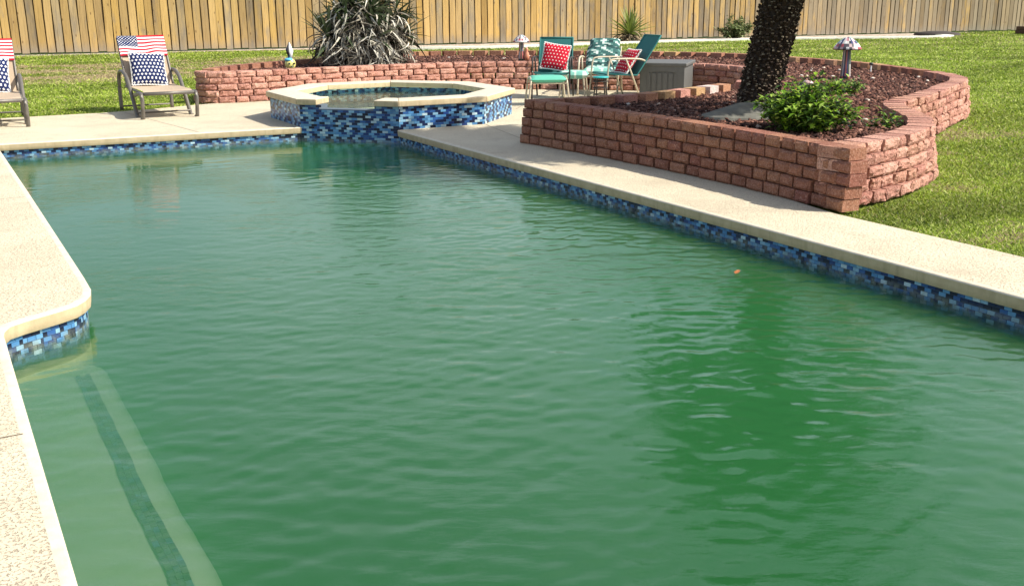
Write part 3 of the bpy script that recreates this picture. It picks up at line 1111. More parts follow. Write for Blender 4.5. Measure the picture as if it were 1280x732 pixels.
if len(back.children) > 300:
    bm = bmesh.new()
    for o in low:
        tmp = bmesh.new(); tmp.from_mesh(o.data)
        mt = Matrix.Translation(o.location) @ Matrix.Rotation(o.rotation_euler.z, 4, 'Z')
        tmp.transform(mt)
        me_t = bpy.data.meshes.new('tmp'); tmp.to_mesh(me_t); tmp.free()
        bm.from_mesh(me_t)
        bpy.data.meshes.remove(me_t)
    for o in low: bpy.data.objects.remove(o)
    me = bpy.data.meshes.new('lower_course'); bm.to_mesh(me); bm.free()
    me.materials.append(M['block_pink'])
    link('lower_course', me, back, kind='stuff')

# mulch surface inside the planter
pl_base = catmull(FRONT, 0.2) + catmull(RIGHT, 0.15) + catmull(BACK, 0.25) + catmull(ALCOVE, 0.2) + catmull(PATIO, 0.2)
def dedupe(p):
    out = [p[0]]
    for q in p[1:]:
        if hypot(q[0] - out[-1][0], q[1] - out[-1][1]) > 0.05: out.append(q)
    return out
pl_base = dedupe(pl_base)
mulch_poly = offset_path(pl_base, -0.16, True)
MZ = 0.375
pts, tris = tess(mulch_poly)
me = bpy.data.meshes.new('mulch_bed')
me.from_pydata([(x, y, MZ) for x, y in pts], [], tris)
me.materials.append(M['mulch_soil'])
mb = link('mulch_bed', me, kind='structure')
tag(mb, 'dark red-brown mulch filling the raised bed', 'mulch')

def chips(n, poly, xr, yr, size, pal, seed, wts):
    rg = np.random.default_rng(seed)
    x = rg.uniform(*xr, n * 3); y = rg.uniform(*yr, n * 3)
    ok = in_poly(x, y, poly)
    # nearer chips are kept more often
    ok &= rg.random(n * 3) < np.clip((9.0 / np.hypot(x, y)) ** 2, 0.12, 1)
    x, y = x[ok][:n], y[ok][:n]
    k = len(x)
    a = rg.uniform(0, 2 * pi, k); tlt = rg.normal(0, 0.35, k)
    L = rg.uniform(0.5, 1.3, k) * size; Wd = L * rg.uniform(0.3, 0.7, k); H = L * rg.uniform(0.15, 0.35, k)
    base = np.array([[-1, -1, 0], [1, -0.8, 0.1], [0.9, 1, 0], [-0.8, 0.9, 0.1], [-0.7, -0.6, 1], [0.8, -0.5, 0.9], [0.7, 0.7, 1.1], [-0.6, 0.6, 0.8]])
    P = np.zeros((k, 8, 3))
    lx = base[None, :, 0] * L[:, None] / 2; ly = base[None, :, 1] * Wd[:, None] / 2; lz = base[None, :, 2] * H[:, None]
    lz = lz + lx * np.sin(tlt)[:, None]
    P[:, :, 0] = x[:, None] + lx * np.cos(a)[:, None] - ly * np.sin(a)[:, None]
    P[:, :, 1] = y[:, None] + lx * np.sin(a)[:, None] + ly * np.cos(a)[:, None]
    P[:, :, 2] = MZ + lz + rg.uniform(-0.003, 0.016, k)[:, None]
    fb = np.array([[4, 5, 6, 7], [0, 1, 5, 4], [1, 2, 6, 5], [2, 3, 7, 6], [3, 0, 4, 7]])
    Fc = (fb[None] + 8 * np.arange(k)[:, None, None]).reshape(-1, 4)
    pal = np.array(pal)
    ci = rg.choice(len(pal), k, p=np.array(wts) / sum(wts))
    cols = pal[ci] * rg.uniform(0.7, 1.3, (k, 1))
    return P.reshape(-1, 3), Fc, np.repeat(cols, 5, axis=0)
PAL = [(0.055, 0.022, 0.016), (0.11, 0.046, 0.032), (0.17, 0.075, 0.05), (0.26, 0.14, 0.10), (0.50, 0.38, 0.30)]
V, Fc, Cc = chips(60000, mulch_poly, (3.8, 14.6), (5.6, 21), 0.052, PAL, 21, [4, 5, 4, 1.6, 0.12])
mc = link('mulch_chips', np_mesh('mulch_chips', V, Fc, Cc, M['chip']), kind='stuff')
tag(mc, 'loose bark chips strewn over the raised bed', 'mulch')
# pale stones in the mulch
def stone(name, r, seed, mat):
    bm = bmesh.new()
    bmesh.ops.create_icosphere(bm, subdivisions=2, radius=r)
    for v_ in bm.verts:
        k = 1 + 0.3 * noise.noise(v_.co * (1.2 / r) + Vector((seed, 0, 0)))
        v_.co = Vector((v_.co.x * k * 1.25, v_.co.y * k, v_.co.z * k * 0.6))
    me = bpy.data.meshes.new(name); bm.to_mesh(me); bm.free()
    me.materials.append(mat)
    return smooth(me)
st_me = [stone('pebble', 0.026, s, M['stone_white']) for s in range(3)]
rr = random.Random(9)
spots = []
while len(spots) < 30:
    x, y = rr.uniform(6.3, 14.3), rr.uniform(6, 20)
    if in_poly(np.array([x]), np.array([y]), offset_path(pl_base, -0.3, True))[0]: spots.append((x, y))
for i, (x, y) in enumerate(spots):
    o = link('pebble', rr.choice(st_me), loc=(x, y, MZ + 0.02), rotz=rr.uniform(0, 6))
    tag(o, 'small pale pebble lying loose on the dark mulch', 'pebble', 'pale pebbles scattered in the mulch bed')

# ------------------------------------------------------------------ fence
FA, FB = Vector((-14.0, 36.16, 0)), Vector((50.0, 30.92, 0))
fd = (FB - FA).normalized()
fang = atan2(fd.y, fd.x)
fence = thing('wooden_fence', 'tall weathered wooden picket fence closing the back of the yard', 'fence', tuple(FA), fang)
FL = (FB - FA).length
PITCH_F = 0.236
def picket_mesh(w_, h, th, seed):
    rr = random.Random(seed)
    m = MB()
    n = 6
    vs = []
    for k in range(n + 1):
        z = h * k / n
        bow = 0.006 * sin(k * 1.3 + seed); tw = 0.004 * sin(k * 0.9 + seed * 2)
        for dx, dy in ((-w_ / 2, -th / 2), (w_ / 2, -th / 2), (w_ / 2, th / 2), (-w_ / 2, th / 2)):
            vs.append((dx + bow + rr.uniform(-0.002, 0.002), dy + tw * (1 if dx > 0 else -1), z))
    fs = []
    for k in range(n):
        for e in range(4):
            fs.append((4 * k + e, 4 * k + (e + 1) % 4, 4 * k + 4 + (e + 1) % 4, 4 * k + 4 + e))
    fs.append((4 * n, 4 * n + 1, 4 * n + 2, 4 * n + 3))
    m.add(vs, fs)
    return m.mesh('picket', M['picket'])
pks = [picket_mesh(random.uniform(0.195, 0.215), 2.95, 0.022, s) for s in range(8)]
npk = int(FL / PITCH_F)
rr = random.Random(13)
for i in range(npk):
    o = link('picket', rr.choice(pks), fence, loc=(i * PITCH_F + rr.uniform(-0.008, 0.008), rr.uniform(-0.01, 0.01), 0.04 + rr.uniform(-0.03, 0.015)))
    o.rotation_euler = (0, rr.uniform(-0.006, 0.006), rr.uniform(-0.05, 0.05))
m = MB()
for i in range(npk):
    m.box(((i + 0.5) * PITCH_F, 0.055, 1.5), (0.16, 0.02, 2.9))
m.build('backing_board', M['back_wood'], fence, kind='stuff')
m = MB()
for z in (0.4, 1.5, 2.6):
    m.box((FL / 2, 0.09, z), (FL, 0.04, 0.09))
m.build('rail', M['back_wood'], fence)

# strip of gravel and a white concrete border before the fence
gp = [(8.0, 33.75), (13.0, 32.3), (19.0, 31.35), (27.6, 30.95), (35.0, 29.4), (38.0, 31.8), (20, 33.0), (8.0, 34.2)]
sheet('gravel_strip', gp, -0.012, M['gravel'])
bpy.data.objects['gravel_strip']['label'] = 'gravel strip along the foot of the fence'
sheet('bare_soil_strip', [(-6, 35.6), (-6, 34.35), (8.3, 33.5), (40, 30.9), (40, 31.7), (8, 34.6)], -0.016, M['gravel'])
bpy.data.objects['bare_soil_strip']['label'] = 'bare dusty ground along the fence foot'
cpath = catmull([(11.5, 32.6), (14.04, 31.2), (16.7, 30.55), (19.5, 30.75), (23.0, 30.85), (27.6, 30.4), (31.7, 28.9), (34.0, 28.4), (35.2, 28.6), (35.6, 29.4)], 0.3)
A_ = offset_path(cpath, 0.19); B_ = offset_path(cpath, -0.19)
m = MB(); n = len(cpath)
m.add([(x, y, 0.05) for x, y in A_] + [(x, y, 0.05) for x, y in B_] + [(x, y, -0.05) for x, y in A_] + [(x, y, -0.05) for x, y in B_],
      [(i, i + 1, n + i + 1, n + i) for i in range(n - 1)] + [(2 * n + i, 2 * n + i + 1, i + 1, i) for i in range(n - 1)] + [(n + i, n + i + 1, 3 * n + i + 1, 3 * n + i) for i in range(n - 1)])
cb = m.build('concrete_border', M['curb'], kind='structure')
tag(cb, 'white concrete border edging the gravel strip by the fence', 'border')

# dark block pile at the far right
pile = thing('block_planter', 'dark brown low block planter by the fence at the far right', 'planter', (41.2, 26.6, 0), 0.25)
dk = [make_block('block', 0.42, 0.148, 0.25, 0.95, 0.012, M['block_dark'], 500 + i) for i in range(3)]
rr = random.Random(31)
for c in range(3):
    for k in range(6 - (c == 2)):
        for side, ang in ((0, 0.0), (1, -pi / 2)):
            x, y = (0.43 * k + 0.1 * (c % 2) - 0.9 + 0.06 * c, 0.06 * c) if side == 0 else (-1.12 + 0.06 * c, 0.43 * k + 0.25)
            link('block', rr.choice(dk), pile, loc=(x, y, c * 0.15), rotz=ang)

# ------------------------------------------------------------------ grass
def build_grass():
    rg = np.random.default_rng(5)
    out_v, out_f, out_c = [], [], []
    base_i = 0
    def in_any(x, y):
        bad = in_poly(x, y, deck_outer) | in_poly(x, y, pl_base)
        bad |= in_poly(x, y, gp)
        return bad
    yaw = YAW
    N = 1500000
    r = 4.5 * (56.0 / 4.5) ** rg.random(N)
    a = yaw + rg.uniform(-radians(40), radians(42), N)
    # thin with distance: constant in picture up close, less far away
    x = r * np.sin(a); y = r * np.cos(a)
    ok = ~in_any(x, y) & (y < 34.0 - 0.08 * x + 0.6) & (y > -2)
    ok &= ~((x < 5.9) & (y < 16))
    x, y, r = x[ok], y[ok], r[ok]
    k = len(x)
    h = (0.014 + 0.0007 * r) * rg.uniform(0.6, 1.4, k)
    wd = (0.0018 + 0.00052 * r) * rg.uniform(0.7, 1.3, k)
    ang = rg.uniform(0, pi, k)
    lean = rg.normal(0, 0.95, (k, 2)) * h[:, None]
    P = np.zeros((k, 3, 3))
    P[:, 0] = np.stack([x - wd * np.cos(ang), y - wd * np.sin(ang), np.full(k, -0.031)], 1)
    P[:, 1] = np.stack([x + wd * np.cos(ang), y + wd * np.sin(ang), np.full(k, -0.031)], 1)
    P[:, 2] = np.stack([x + lean[:, 0], y + lean[:, 1], -0.03 + h], 1)
    Fg = np.arange(3 * k).reshape(-1, 3)
    # colour in patches
    pn = np.array([noise.noise(Vector((float(px) * 0.55, float(py) * 0.9, 0))) + 0.5 * noise.noise(Vector((float(px) * 2.1, float(py) * 3.0, 7))) for px, py in zip(x[::8], y[::8])])
    pn = np.repeat(pn, 8)[:k]
    # neighbours in the list are unrelated points, so evaluate properly on a grid instead
    gx = np.arange(-6, 56, 0.16); gy = np.arange(-3, 37, 0.16)
    G = np.array([[noise.noise(Vector((float(px) * 0.42, float(py) * 0.85, 0))) + 0.55 * noise.noise(Vector((float(px) * 1.9, float(py) * 2.6, 7))) for px in gx] for py in gy])
    xi = np.clip(((x + 6) / 0.16).astype(int), 0, len(gx) - 1); yi = np.clip(((y + 3) / 0.16).astype(int), 0, len(gy) - 1)
    pn = G[yi, xi] + rg.normal(0, 0.12, k)
    green = np.array([[0.27, 0.38, 0.03], [0.37, 0.48, 0.05], [0.56, 0.62, 0.17], [0.12, 0.20, 0.02]])
    cols = green[rg.integers(0, 4, k)] * rg.uniform(0.6, 1.3, (k, 1)) * np.clip(0.95 + 0.55 * pn, 0.6, 1.35)[:, None]
    straw = np.array([0.52, 0.41, 0.24])
    far = np.clip((y - 22.0) / 2.0, 0, 1) * np.clip((30.5 - y) / 2.0, 0, 1) * np.clip((26 - x) / 12, 0.25, 1)
    dry = np.clip((pn + 0.12 + 0.35 * (far - 0.55)) * 3.2, 0, 1) * (0.10 + 0.90 * far)
    near_dry = np.clip((pn - 0.18) * 3.0, 0, 0.7) * (y < 10)
    dd = np.clip(np.maximum(dry, near_dry), 0, 1)[:, None]
    pick = rg.random((k, 1)) < dd * 0.9 + 0.03
    cols = np.where(pick, straw * rg.uniform(0.6, 1.15, (k, 1)), cols)
    return P.reshape(-1, 3), Fg, cols
V, Fg, Cg = build_grass()
gr = link('grass', np_mesh('grass', V, Fg, Cg, M['grass']), kind='stuff')
tag(gr, 'short mown grass with dry straw patches', 'grass')

# ------------------------------------------------------------------ palm
def build_palm():
    base = Vector((7.78, 8.72, MZ - 0.05))
    root = thing('palm_tree', 'leaning palm with a thick dark shaggy trunk in the raised bed', 'palm tree', tuple(base))
    top = Vector((0.40, -0.22, 2.2))
    m = MB()
    ctr = []
    for k in range(13):
        t_ = k / 12
        p = Vector((0.40 * t_ ** 1.05, -0.22 * t_, 2.2 * t_))
        ctr.append(p)
    rad = [0.215 + 0.02 * (1 - k / 12) * (k < 2) + 0.02 * (k / 12) for k in range(13)]
    m.tube(ctr, [r_ * 0.86 for r_ in rad], 18)
    tk = m.build('trunk', M['bark'], root, sm=True)
    # cut leaf bases cover the trunk in close spirals
    rr = random.Random(4)
    m = MB()
    n_st = 1900
    for i in range(n_st):
        t_ = (i + 0.5) / n_st
        z = 2.2 * t_
        k = t_ * 12; k0 = min(int(k), 11)
        c = ctr[k0].lerp(ctr[k0 + 1], k - k0)
        r_ = 0.215 + 0.02 * t_
        a = i * 2.39996 + rr.uniform(-0.15, 0.15)
        out = Vector((cos(a), sin(a), 0))
        sd = Vector((-sin(a), cos(a), 0))
        L = rr.uniform(0.035, 0.075); wv = rr.uniform(0.014, 0.026); th = rr.uniform(0.009, 0.018)
        up = Vector((0, 0, 1))
        dirv = (out * 0.75 + up * rr.uniform(0.3, 1.0) + sd * rr.uniform(-0.5, 0.5)).normalized()
        p = c + out * (r_ * 0.80)
        nrm = dirv.cross(sd).normalized()
        tip = p + dirv * L
        vs = []
        for q, kk in ((p, 1.0), (tip, 0.6)):
            for a_, b_ in ((-1, -1), (1, -1), (1, 1), (-1, 1)):
                vs.append(q + sd * a_ * wv * kk + nrm * b_ * th * kk)
        dark = (0.05, 0.033, 0.022); lightc = rr.choice([(0.10, 0.07, 0.045), (0.15, 0.115, 0.075), (0.06, 0.04, 0.03), (0.07, 0.05, 0.035), (0.24, 0.20, 0.14)])
        m.add(vs, [(0, 1, 5, 4), (1, 2, 6, 5), (2, 3, 7, 6), (3, 0, 4, 7)], tuple(q * (0.6 + 0.7 * ((i * 0.618) % 1)) for q in dark))
        o = len(m.v) - 8
        m.f.append((o + 4, o + 5, o + 6, o + 7)); m.c.append(lightc)
    m.build('leaf_base', M['stub'], root, kind='stuff')
    # crown
    def frond_mesh(seed, L):
        rr = random.Random(seed)
        m = MB()
        n = 26
        pts = []
        ang = radians(0)
        p = Vector((0, 0, 0))
        el = radians(58)
        for k in range(n + 1):
            pts.append(p.copy())
            p = p + Vector((cos(el), 0, sin(el))) * (L / n)
            el -= radians(2.2 + 2.6 * k / n + rr.uniform(-0.2, 0.2))
        m.tube(pts, [0.014 * (1 - 0.8 * k / n) for k in range(n + 1)], 5, (0.16, 0.17, 0.06))
        for k in range(3, n + 1):
            for sg in (-1, 1):
                for sub in range(2):
                    q = pts[k] if sub == 0 else (pts[k] + pts[k - 1]) / 2
                    tang = (pts[min(k + 1, n)] - pts[k - 1]).normalized()
                    ll = 0.40 * sin(pi * min(1, (k - 1.5) / n * 0.85 + 0.12)) * rr.uniform(0.8, 1.1)
                    dirv = (tang * 0.75 + Vector((0, sg * 1.0, 0)) + Vector((0, 0, rr.uniform(-0.25, 0.35)))).normalized()
                    tip = q + dirv * ll + Vector((0, 0, -0.10 * ll))
                    mid = q + dirv * ll * 0.5
                    wv = tang * 0.014
                    g = rr.uniform(0.75, 1.25)
                    col = (0.05 * g, 0.095 * g, 0.025 * g)
                    m.add([q - wv, q + wv, mid + wv * 1.1, mid - wv * 1.1, tip], [(0, 1, 2, 3), (3, 2, 4)], col)
        return m.mesh('frond', M['frond'])
    fm = [frond_mesh(s, L) for s, L in ((1, 1.75), (2, 1.95), (3, 1.6))]
    rr = random.Random(8)
    nf = 84
    crown = link('crown', None, root, loc=(top.x, top.y, top.z - 0.05))
    for i in range(nf):
        az = i * 2.39996
        lift = -0.75 + 1.35 * (i / nf)
        o = link('frond', rr.choice(fm), crown, loc=(0.10 * cos(az), 0.10 * sin(az), 0.1 * i / nf))
        o.rotation_euler = (0, -lift * 0.9 + 0.1, az + rr.uniform(-0.15, 0.15))
    return root
build_palm()
# stone slab mound at the palm foot
def build_mound():
    m = MB()
    ring = [(-0.62, -0.10), (-0.42, -0.36), (-0.05, -0.40), (0.35, -0.33), (0.62, -0.12), (0.50, 0.18), (0.1, 0.3), (-0.4, 0.2)]
    vs = [(x, y, 0.0) for x, y in ring] + [(x * 0.93, y * 0.93, 0.045) for x, y in ring] + [(x * 0.35 + 0.05, y * 0.35 + 0.08, 0.15) for x, y in ring] + [(0.06, 0.08, 0.16)]
    n = 8
    fs = []
    for i in range(n):
        j = (i + 1) % n
        fs += [(i, j, n + j, n + i), (n + i, n + j, 2 * n + j, 2 * n + i), (2 * n + i, 2 * n + j, 3 * n)]
    m.add(vs, fs)
    o = m.build('stone_slab', M['slab'], loc=(7.50, 8.42, MZ - 0.01), rotz=-0.5)
    tag(o, 'grey weathered stone mound at the foot of the palm', 'stone')
build_mound()

# ------------------------------------------------------------------ plants
def leaf_quad(m, base, dirv, L, Wd, col, fold=0.25, droop=0.2):
    up = Vector((0, 0, 1))
    sd = dirv.cross(up)
    if sd.length < 0.1: sd = Vector((1, 0, 0))
    sd.normalize()
    nn = sd.cross(dirv).normalized()
    mid = base + dirv * L * 0.5
    tip = base + dirv * L - up * droop * L
    m.add([base, mid + sd * Wd + nn * Wd * fold, mid, mid - sd * Wd + nn * Wd * fold, tip],
          [(0, 2, 1), (0, 3, 2), (1, 2, 4), (2, 3, 4)], col)

def shrub(label, loc, rx, ry, h, nleaf, L, cols, seed, name='shrub', clumps=26):
    root = thing(name, label, 'shrub', loc)
    rr = random.Random(seed)
    st = MB(); lf = MB()
    tips = []
    for c in range(clumps):
        a = rr.uniform(0, 2 * pi); q = sqrt(rr.random())
        tx, ty = cos(a) * q * rx, sin(a) * q * ry
        tz = h * (1 - 0.55 * q * q) * rr.uniform(0.6, 1.08)
        tips.append(Vector((tx, ty, tz)))
        b0 = Vector((tx * 0.15, ty * 0.15, 0))
        mid = Vector((tx * 0.55, ty * 0.55, tz * 0.65))
        st.tube([b0, mid, Vector((tx, ty, tz))], [0.008, 0.006, 0.003], 5)
    for i in range(nleaf):
        tp = rr.choice(tips)
        k = rr.random() ** 0.6
        p = Vector((tp.x * (0.35 + 0.65 * k), tp.y * (0.35 + 0.65 * k), tp.z * k)) + Vector((rr.gauss(0, 0.035), rr.gauss(0, 0.035), rr.gauss(0, 0.03)))
        p.z = max(0.02, p.z)
        a = rr.uniform(0, 2 * pi)
        d = Vector((cos(a), sin(a), rr.uniform(-0.15, 0.9))).normalized()
        col = rr.choice(cols)
        g = rr.uniform(0.8, 1.25)
        leaf_quad(lf, p, d, L * rr.uniform(0.6, 1.3), L * 0.26, tuple(q * g for q in col), rr.uniform(0.1, 0.4), rr.uniform(0, 0.4))
    st.build('stem', plain_stem, root)
    lf.build('foliage', M['leaf'], root)
    return root
plain_stem = plain('green_stem', (0.12, 0.14, 0.05), 0.7)
GR = [(0.15, 0.29, 0.02), (0.25, 0.41, 0.03), (0.055, 0.12, 0.02), (0.32, 0.45, 0.08), (0.035, 0.075, 0.015)]
shrub('large bright green leafy shrub at the front of the mulch bed', (7.12, 7.28, MZ), 0.44, 0.50, 0.50, 3000, 0.085, GR, 1, clumps=75)
shrub('small bright green shrub between the large shrub and the right mushroom ornament', (10.15, 9.75, MZ), 0.26, 0.24, 0.26, 520, 0.07, GR, 2, clumps=20)
shrub('thin low plant with a few light leaves right beside the palm trunk', (8.35, 8.95, MZ), 0.22, 0.3, 0.13, 190, 0.055, GR, 3, clumps=12)
shrub('tiny leafy plant behind the spiky bush side of the large shrub', (7.95, 7.1, MZ), 0.20, 0.2, 0.17, 70, 0.08, GR, 6, clumps=6)
shrub('round pale green shrub at the foot of the fence behind the palm', (27.3, 31.8, 0), 0.75, 0.6, 0.85, 1500, 0.16, [(0.20, 0.26, 0.10), (0.36, 0.40, 0.20), (0.07, 0.10, 0.04)], 4, clumps=40)

def spiky(label, loc, n, L, w_, seed, name, cat, cols, el_rng=(-0.2, 1.5), dead=None, ndead=0, head=None):
    root = thing(name, label, cat, loc)
    rr = random.Random(seed)
    def blade(L, w_, droop, col, seed, curl=0.0):
        r2 = random.Random(seed)
        m = MB()
        n_ = 9
        vs, p = [], Vector((0, 0, 0))
        el = 0.0
        side_c = 0.0
        for k in range(n_ + 1):
            t_ = k / n_
            ww = w_ * (0.55 + 0.9 * t_ if t_ < 0.35 else 1.05 * (1 - ((t_ - 0.35) / 0.65) ** 1.6)) + 0.001
            vs += [(p.x, p.y - ww, p.z + ww * 0.45), (p.x, p.y, p.z), (p.x, p.y + ww, p.z + ww * 0.45)]
            p = p + Vector((cos(el), side_c, sin(el))) * (L / n_)
            el -= droop / n_ * (1 + t_)
            side_c += curl / n_
        fs = []
        for k in range(n_):
            a = 3 * k
            fs += [(a, a + 3, a + 4, a + 1), (a + 1, a + 4, a + 5, a + 2)]
        m.add(vs, fs, col)
        return m
    vs_m = []
    for s in range(10):
        col = rr.choice(cols)
        gk = rr.uniform(0.8, 1.2)
        vs_m.append(blade(L * rr.uniform(0.8, 1.1), w_, rr.uniform(0.0, 0.4), tuple(q * gk for q in col), s).mesh('leaf', M['leaf']))
    hd = head or [(0, 0, 0.1)]
    for i in range(n):
        az = i * 2.39996 + rr.uniform(-0.2, 0.2)
        el = el_rng[0] + (el_rng[1] - el_rng[0]) * ((i + 0.5) / n) ** 0.8
        hh = rr.choice(hd)
        o = link('leaf', rr.choice(vs_m), root, loc=hh)
        o.rotation_euler = (rr.uniform(-0.4, 0.4), -el, az)
    if ndead:
        m = MB()
        for i in range(ndead):
            az = rr.uniform(0, 2 * pi)
            hx, hy, hz = rr.choice(hd)
            zf = rr.uniform(0.15, 1.0)
            col = rr.choice(dead)
            gk = rr.uniform(0.7, 1.2)
            b = blade(L * rr.uniform(0.6, 1.15), w_ * rr.uniform(0.35, 0.8), rr.uniform(1.2, 3.6), tuple(q * gk for q in col), i, rr.uniform(-1.4, 1.4))
            mt = Matrix.Translation((hx * zf, hy * zf, hz * zf)) @ Matrix.Rotation(az, 4, 'Z') @ Matrix.Rotation(-rr.uniform(-0.5, 1.0), 4, 'Y') @ Matrix.Rotation(rr.uniform(-0.8, 0.8), 4, 'X')
            vv = []
            for q in b.v:
                p = mt @ Vector(q)
                p.z = max(p.z, 0.02 + rr.uniform(0, 0.02))
                vv.append(p)
            m.add(vv, b.f, b.c[0])
        m.build('dead_leaves', M['dryleaf'], root, kind='stuff')
    return root
heads = [(0.0, -0.1, 0.95), (0.3, 0.2, 1.1), (-0.35, 0.1, 0.95), (0, 0, 0.75), (0.35, 0.1, 0.70), (-0.4, 0.0, 0.6), (0.7, 0.1, 0.5), (-0.65, 0.15, 0.45), (0.1, -0.25, 0.5), (0.15, 0.3, 1.0), (-0.2, 0.2, 1.05), (0.5, -0.1, 0.85)]
spiky('huge spiky strap-leaved bush with curling dead grey-white leaves behind the hot tub', (7.22, 18.45, MZ), 300, 0.74, 0.034, 3, 'spiky_bush', 'bush',
      [(0.025, 0.045, 0.018), (0.045, 0.075, 0.03), (0.02, 0.03, 0.015), (0.09, 0.12, 0.06)], (-0.35, 1.35),
      [(0.27, 0.245, 0.19), (0.42, 0.39, 0.31), (0.12, 0.105, 0.08), (0.07, 0.06, 0.045), (0.54, 0.51, 0.42), (0.045, 0.038, 0.03), (0.64, 0.61, 0.52)], 4600, heads)
spiky('small spiky yellow-green palm by the fence behind the patio chairs', (22.3, 31.6, 0), 46, 1.05, 0.045, 5, 'young_palm', 'palm',
      [(0.20, 0.26, 0.05), (0.30, 0.34, 0.09), (0.10, 0.15, 0.03)], (-0.1, 1.5), [(0.25, 0.19, 0.12), (0.1, 0.08, 0.05)], 60, [(0, 0, 0.25)])

# ------------------------------------------------------------------ soft things with a printed pattern
def grid_cloth(fn, nu, nv, colf, name, mat, parent, thick=0.0, **kw):
    m = MB()
    for j in range(nv + 1):
        for i in range(nu + 1):
            m.v.append(tuple(fn(i / nu, j / nv)))
    for j in range(nv):
        for i in range(nu):
            a = j * (nu + 1) + i
            m.f.append((a, a + 1, a + nu + 2, a + nu + 1)); m.c.append(colf((i + 0.5) / nu, (j + 0.5) / nv))
    o = m.build(name, mat, parent, sm=True, **kw)
    return o

def pillow(name, label, loc, rot, size, colf, trim, parent=None, group=None, n=36):
    root = thing(name, label, 'pillow', loc, 0, group)
    root.rotation_euler = rot
    m = MB()
    def P(u, v_, sg):
        x, y = u * 2 - 1, v_ * 2 - 1
        puff = (1 - abs(x) ** 2.6) ** 0.55 * (1 - abs(y) ** 2.6) ** 0.55
        pin = 1 - 0.05 * (1 - abs(x) ** 2) * (abs(y)) - 0.05 * (1 - abs(y) ** 2) * abs(x)
        return Vector((x * size / 2 * (1 - 0.06 * (1 - y * y) * abs(x)), sg * puff * size * 0.17, size / 2 + y * size / 2 * (1 - 0.06 * (1 - x * x) * abs(y))))
    for sg in (-1, 1):
        o = len(m.v)
        for j in range(n + 1):
            for i in range(n + 1):
                m.v.append(tuple(P(i / n, j / n, sg)))
        for j in range(n):
            for i in range(n):
                a = o + j * (n + 1) + i
                f = (a, a + 1, a + n + 2, a + n + 1) if sg < 0 else (a, a + n + 1, a + n + 2, a + 1)
                m.f.append(f); m.c.append(colf((i + 0.5) / n, (j + 0.5) / n))
    m.build('cover', M['cloth'], root, sm=True)
    if trim:
        m = MB()
        pts = []
        for k in range(4 * n):
            q = k % n / n
            s_ = k // n
            u, v_ = [(q, 0), (1, q), (1 - q, 1), (0, 1 - q)][s_]
            p = P(u, v_, 0)
            p.y = 0.006 * sin(k * 1.7)
            ctr = Vector((0, 0, size / 2))
            p = ctr + (p - ctr) * (1 + 0.012 * sin(k * 2.4))
            pts.append(p)
        pts.append(pts[0])
        m.tube(pts, trim[0], 6, trim[1], cap=False)
        m.build('fringe', M['cloth'], root)
    return root

NAVY = (0.012, 0.022, 0.085); WHITE = (0.75, 0.74, 0.72); RED = (0.50, 0.012, 0.03)
def star_pillow(u, v_):
    r_ = int(v_ * 9); k = (u * 9 + (0.5 if r_ % 2 else 0)) % 1; q = (v_ * 9) % 1
    d = hypot(k - 0.5, q - 0.5)
    return WHITE if d < 0.25 else NAVY
def dot_pillow(u, v_):
    r_ = int(v_ * 8); k = (u * 8 + (0.5 if r_ % 2 else 0)) % 1; q = (v_ * 8) % 1
    return (0.75, 0.66, 0.62) if hypot(k - 0.5, q - 0.5) < 0.25 else RED
def flag_col(u, v_):
    # u across (0 left), v up (1 top)
    if u < 0.42 and v_ > 0.46:
        uu, vv = u / 0.42, (v_ - 0.46) / 0.54
        r_ = int(vv * 9); k = (uu * 6 + (0.5 if r_ % 2 else 0)) % 1; q = (vv * 9) % 1
        return WHITE if hypot(k - 0.5, (q - 0.5)) < 0.24 else NAVY
    return RED if int(v_ * 13) % 2 == 0 else WHITE

# ------------------------------------------------------------------ loungers
def arcpts(pts, n=6):
    return catmull3(pts, n)
def catmull3(pts, n=6):
    P = [Vector(p) for p in pts]
    out = []
    for i in range(len(P) - 1):
        p0 = P[i - 1] if i else 2 * P[0] - P[1]
        p1, p2 = P[i], P[i + 1]
        p3 = P[i + 2] if i + 2 < len(P) else 2 * P[-1] - P[-2]
        for k in range(n):
            t_ = k / n
            out.append(0.5 * (2 * p1 + (p2 - p0) * t_ + (2 * p0 - 5 * p1 + 4 * p2 - p3) * t_ ** 2 + (3 * p1 - p0 - 3 * p2 + p3) * t_ ** 3))
    out.append(P[-1])
    return out

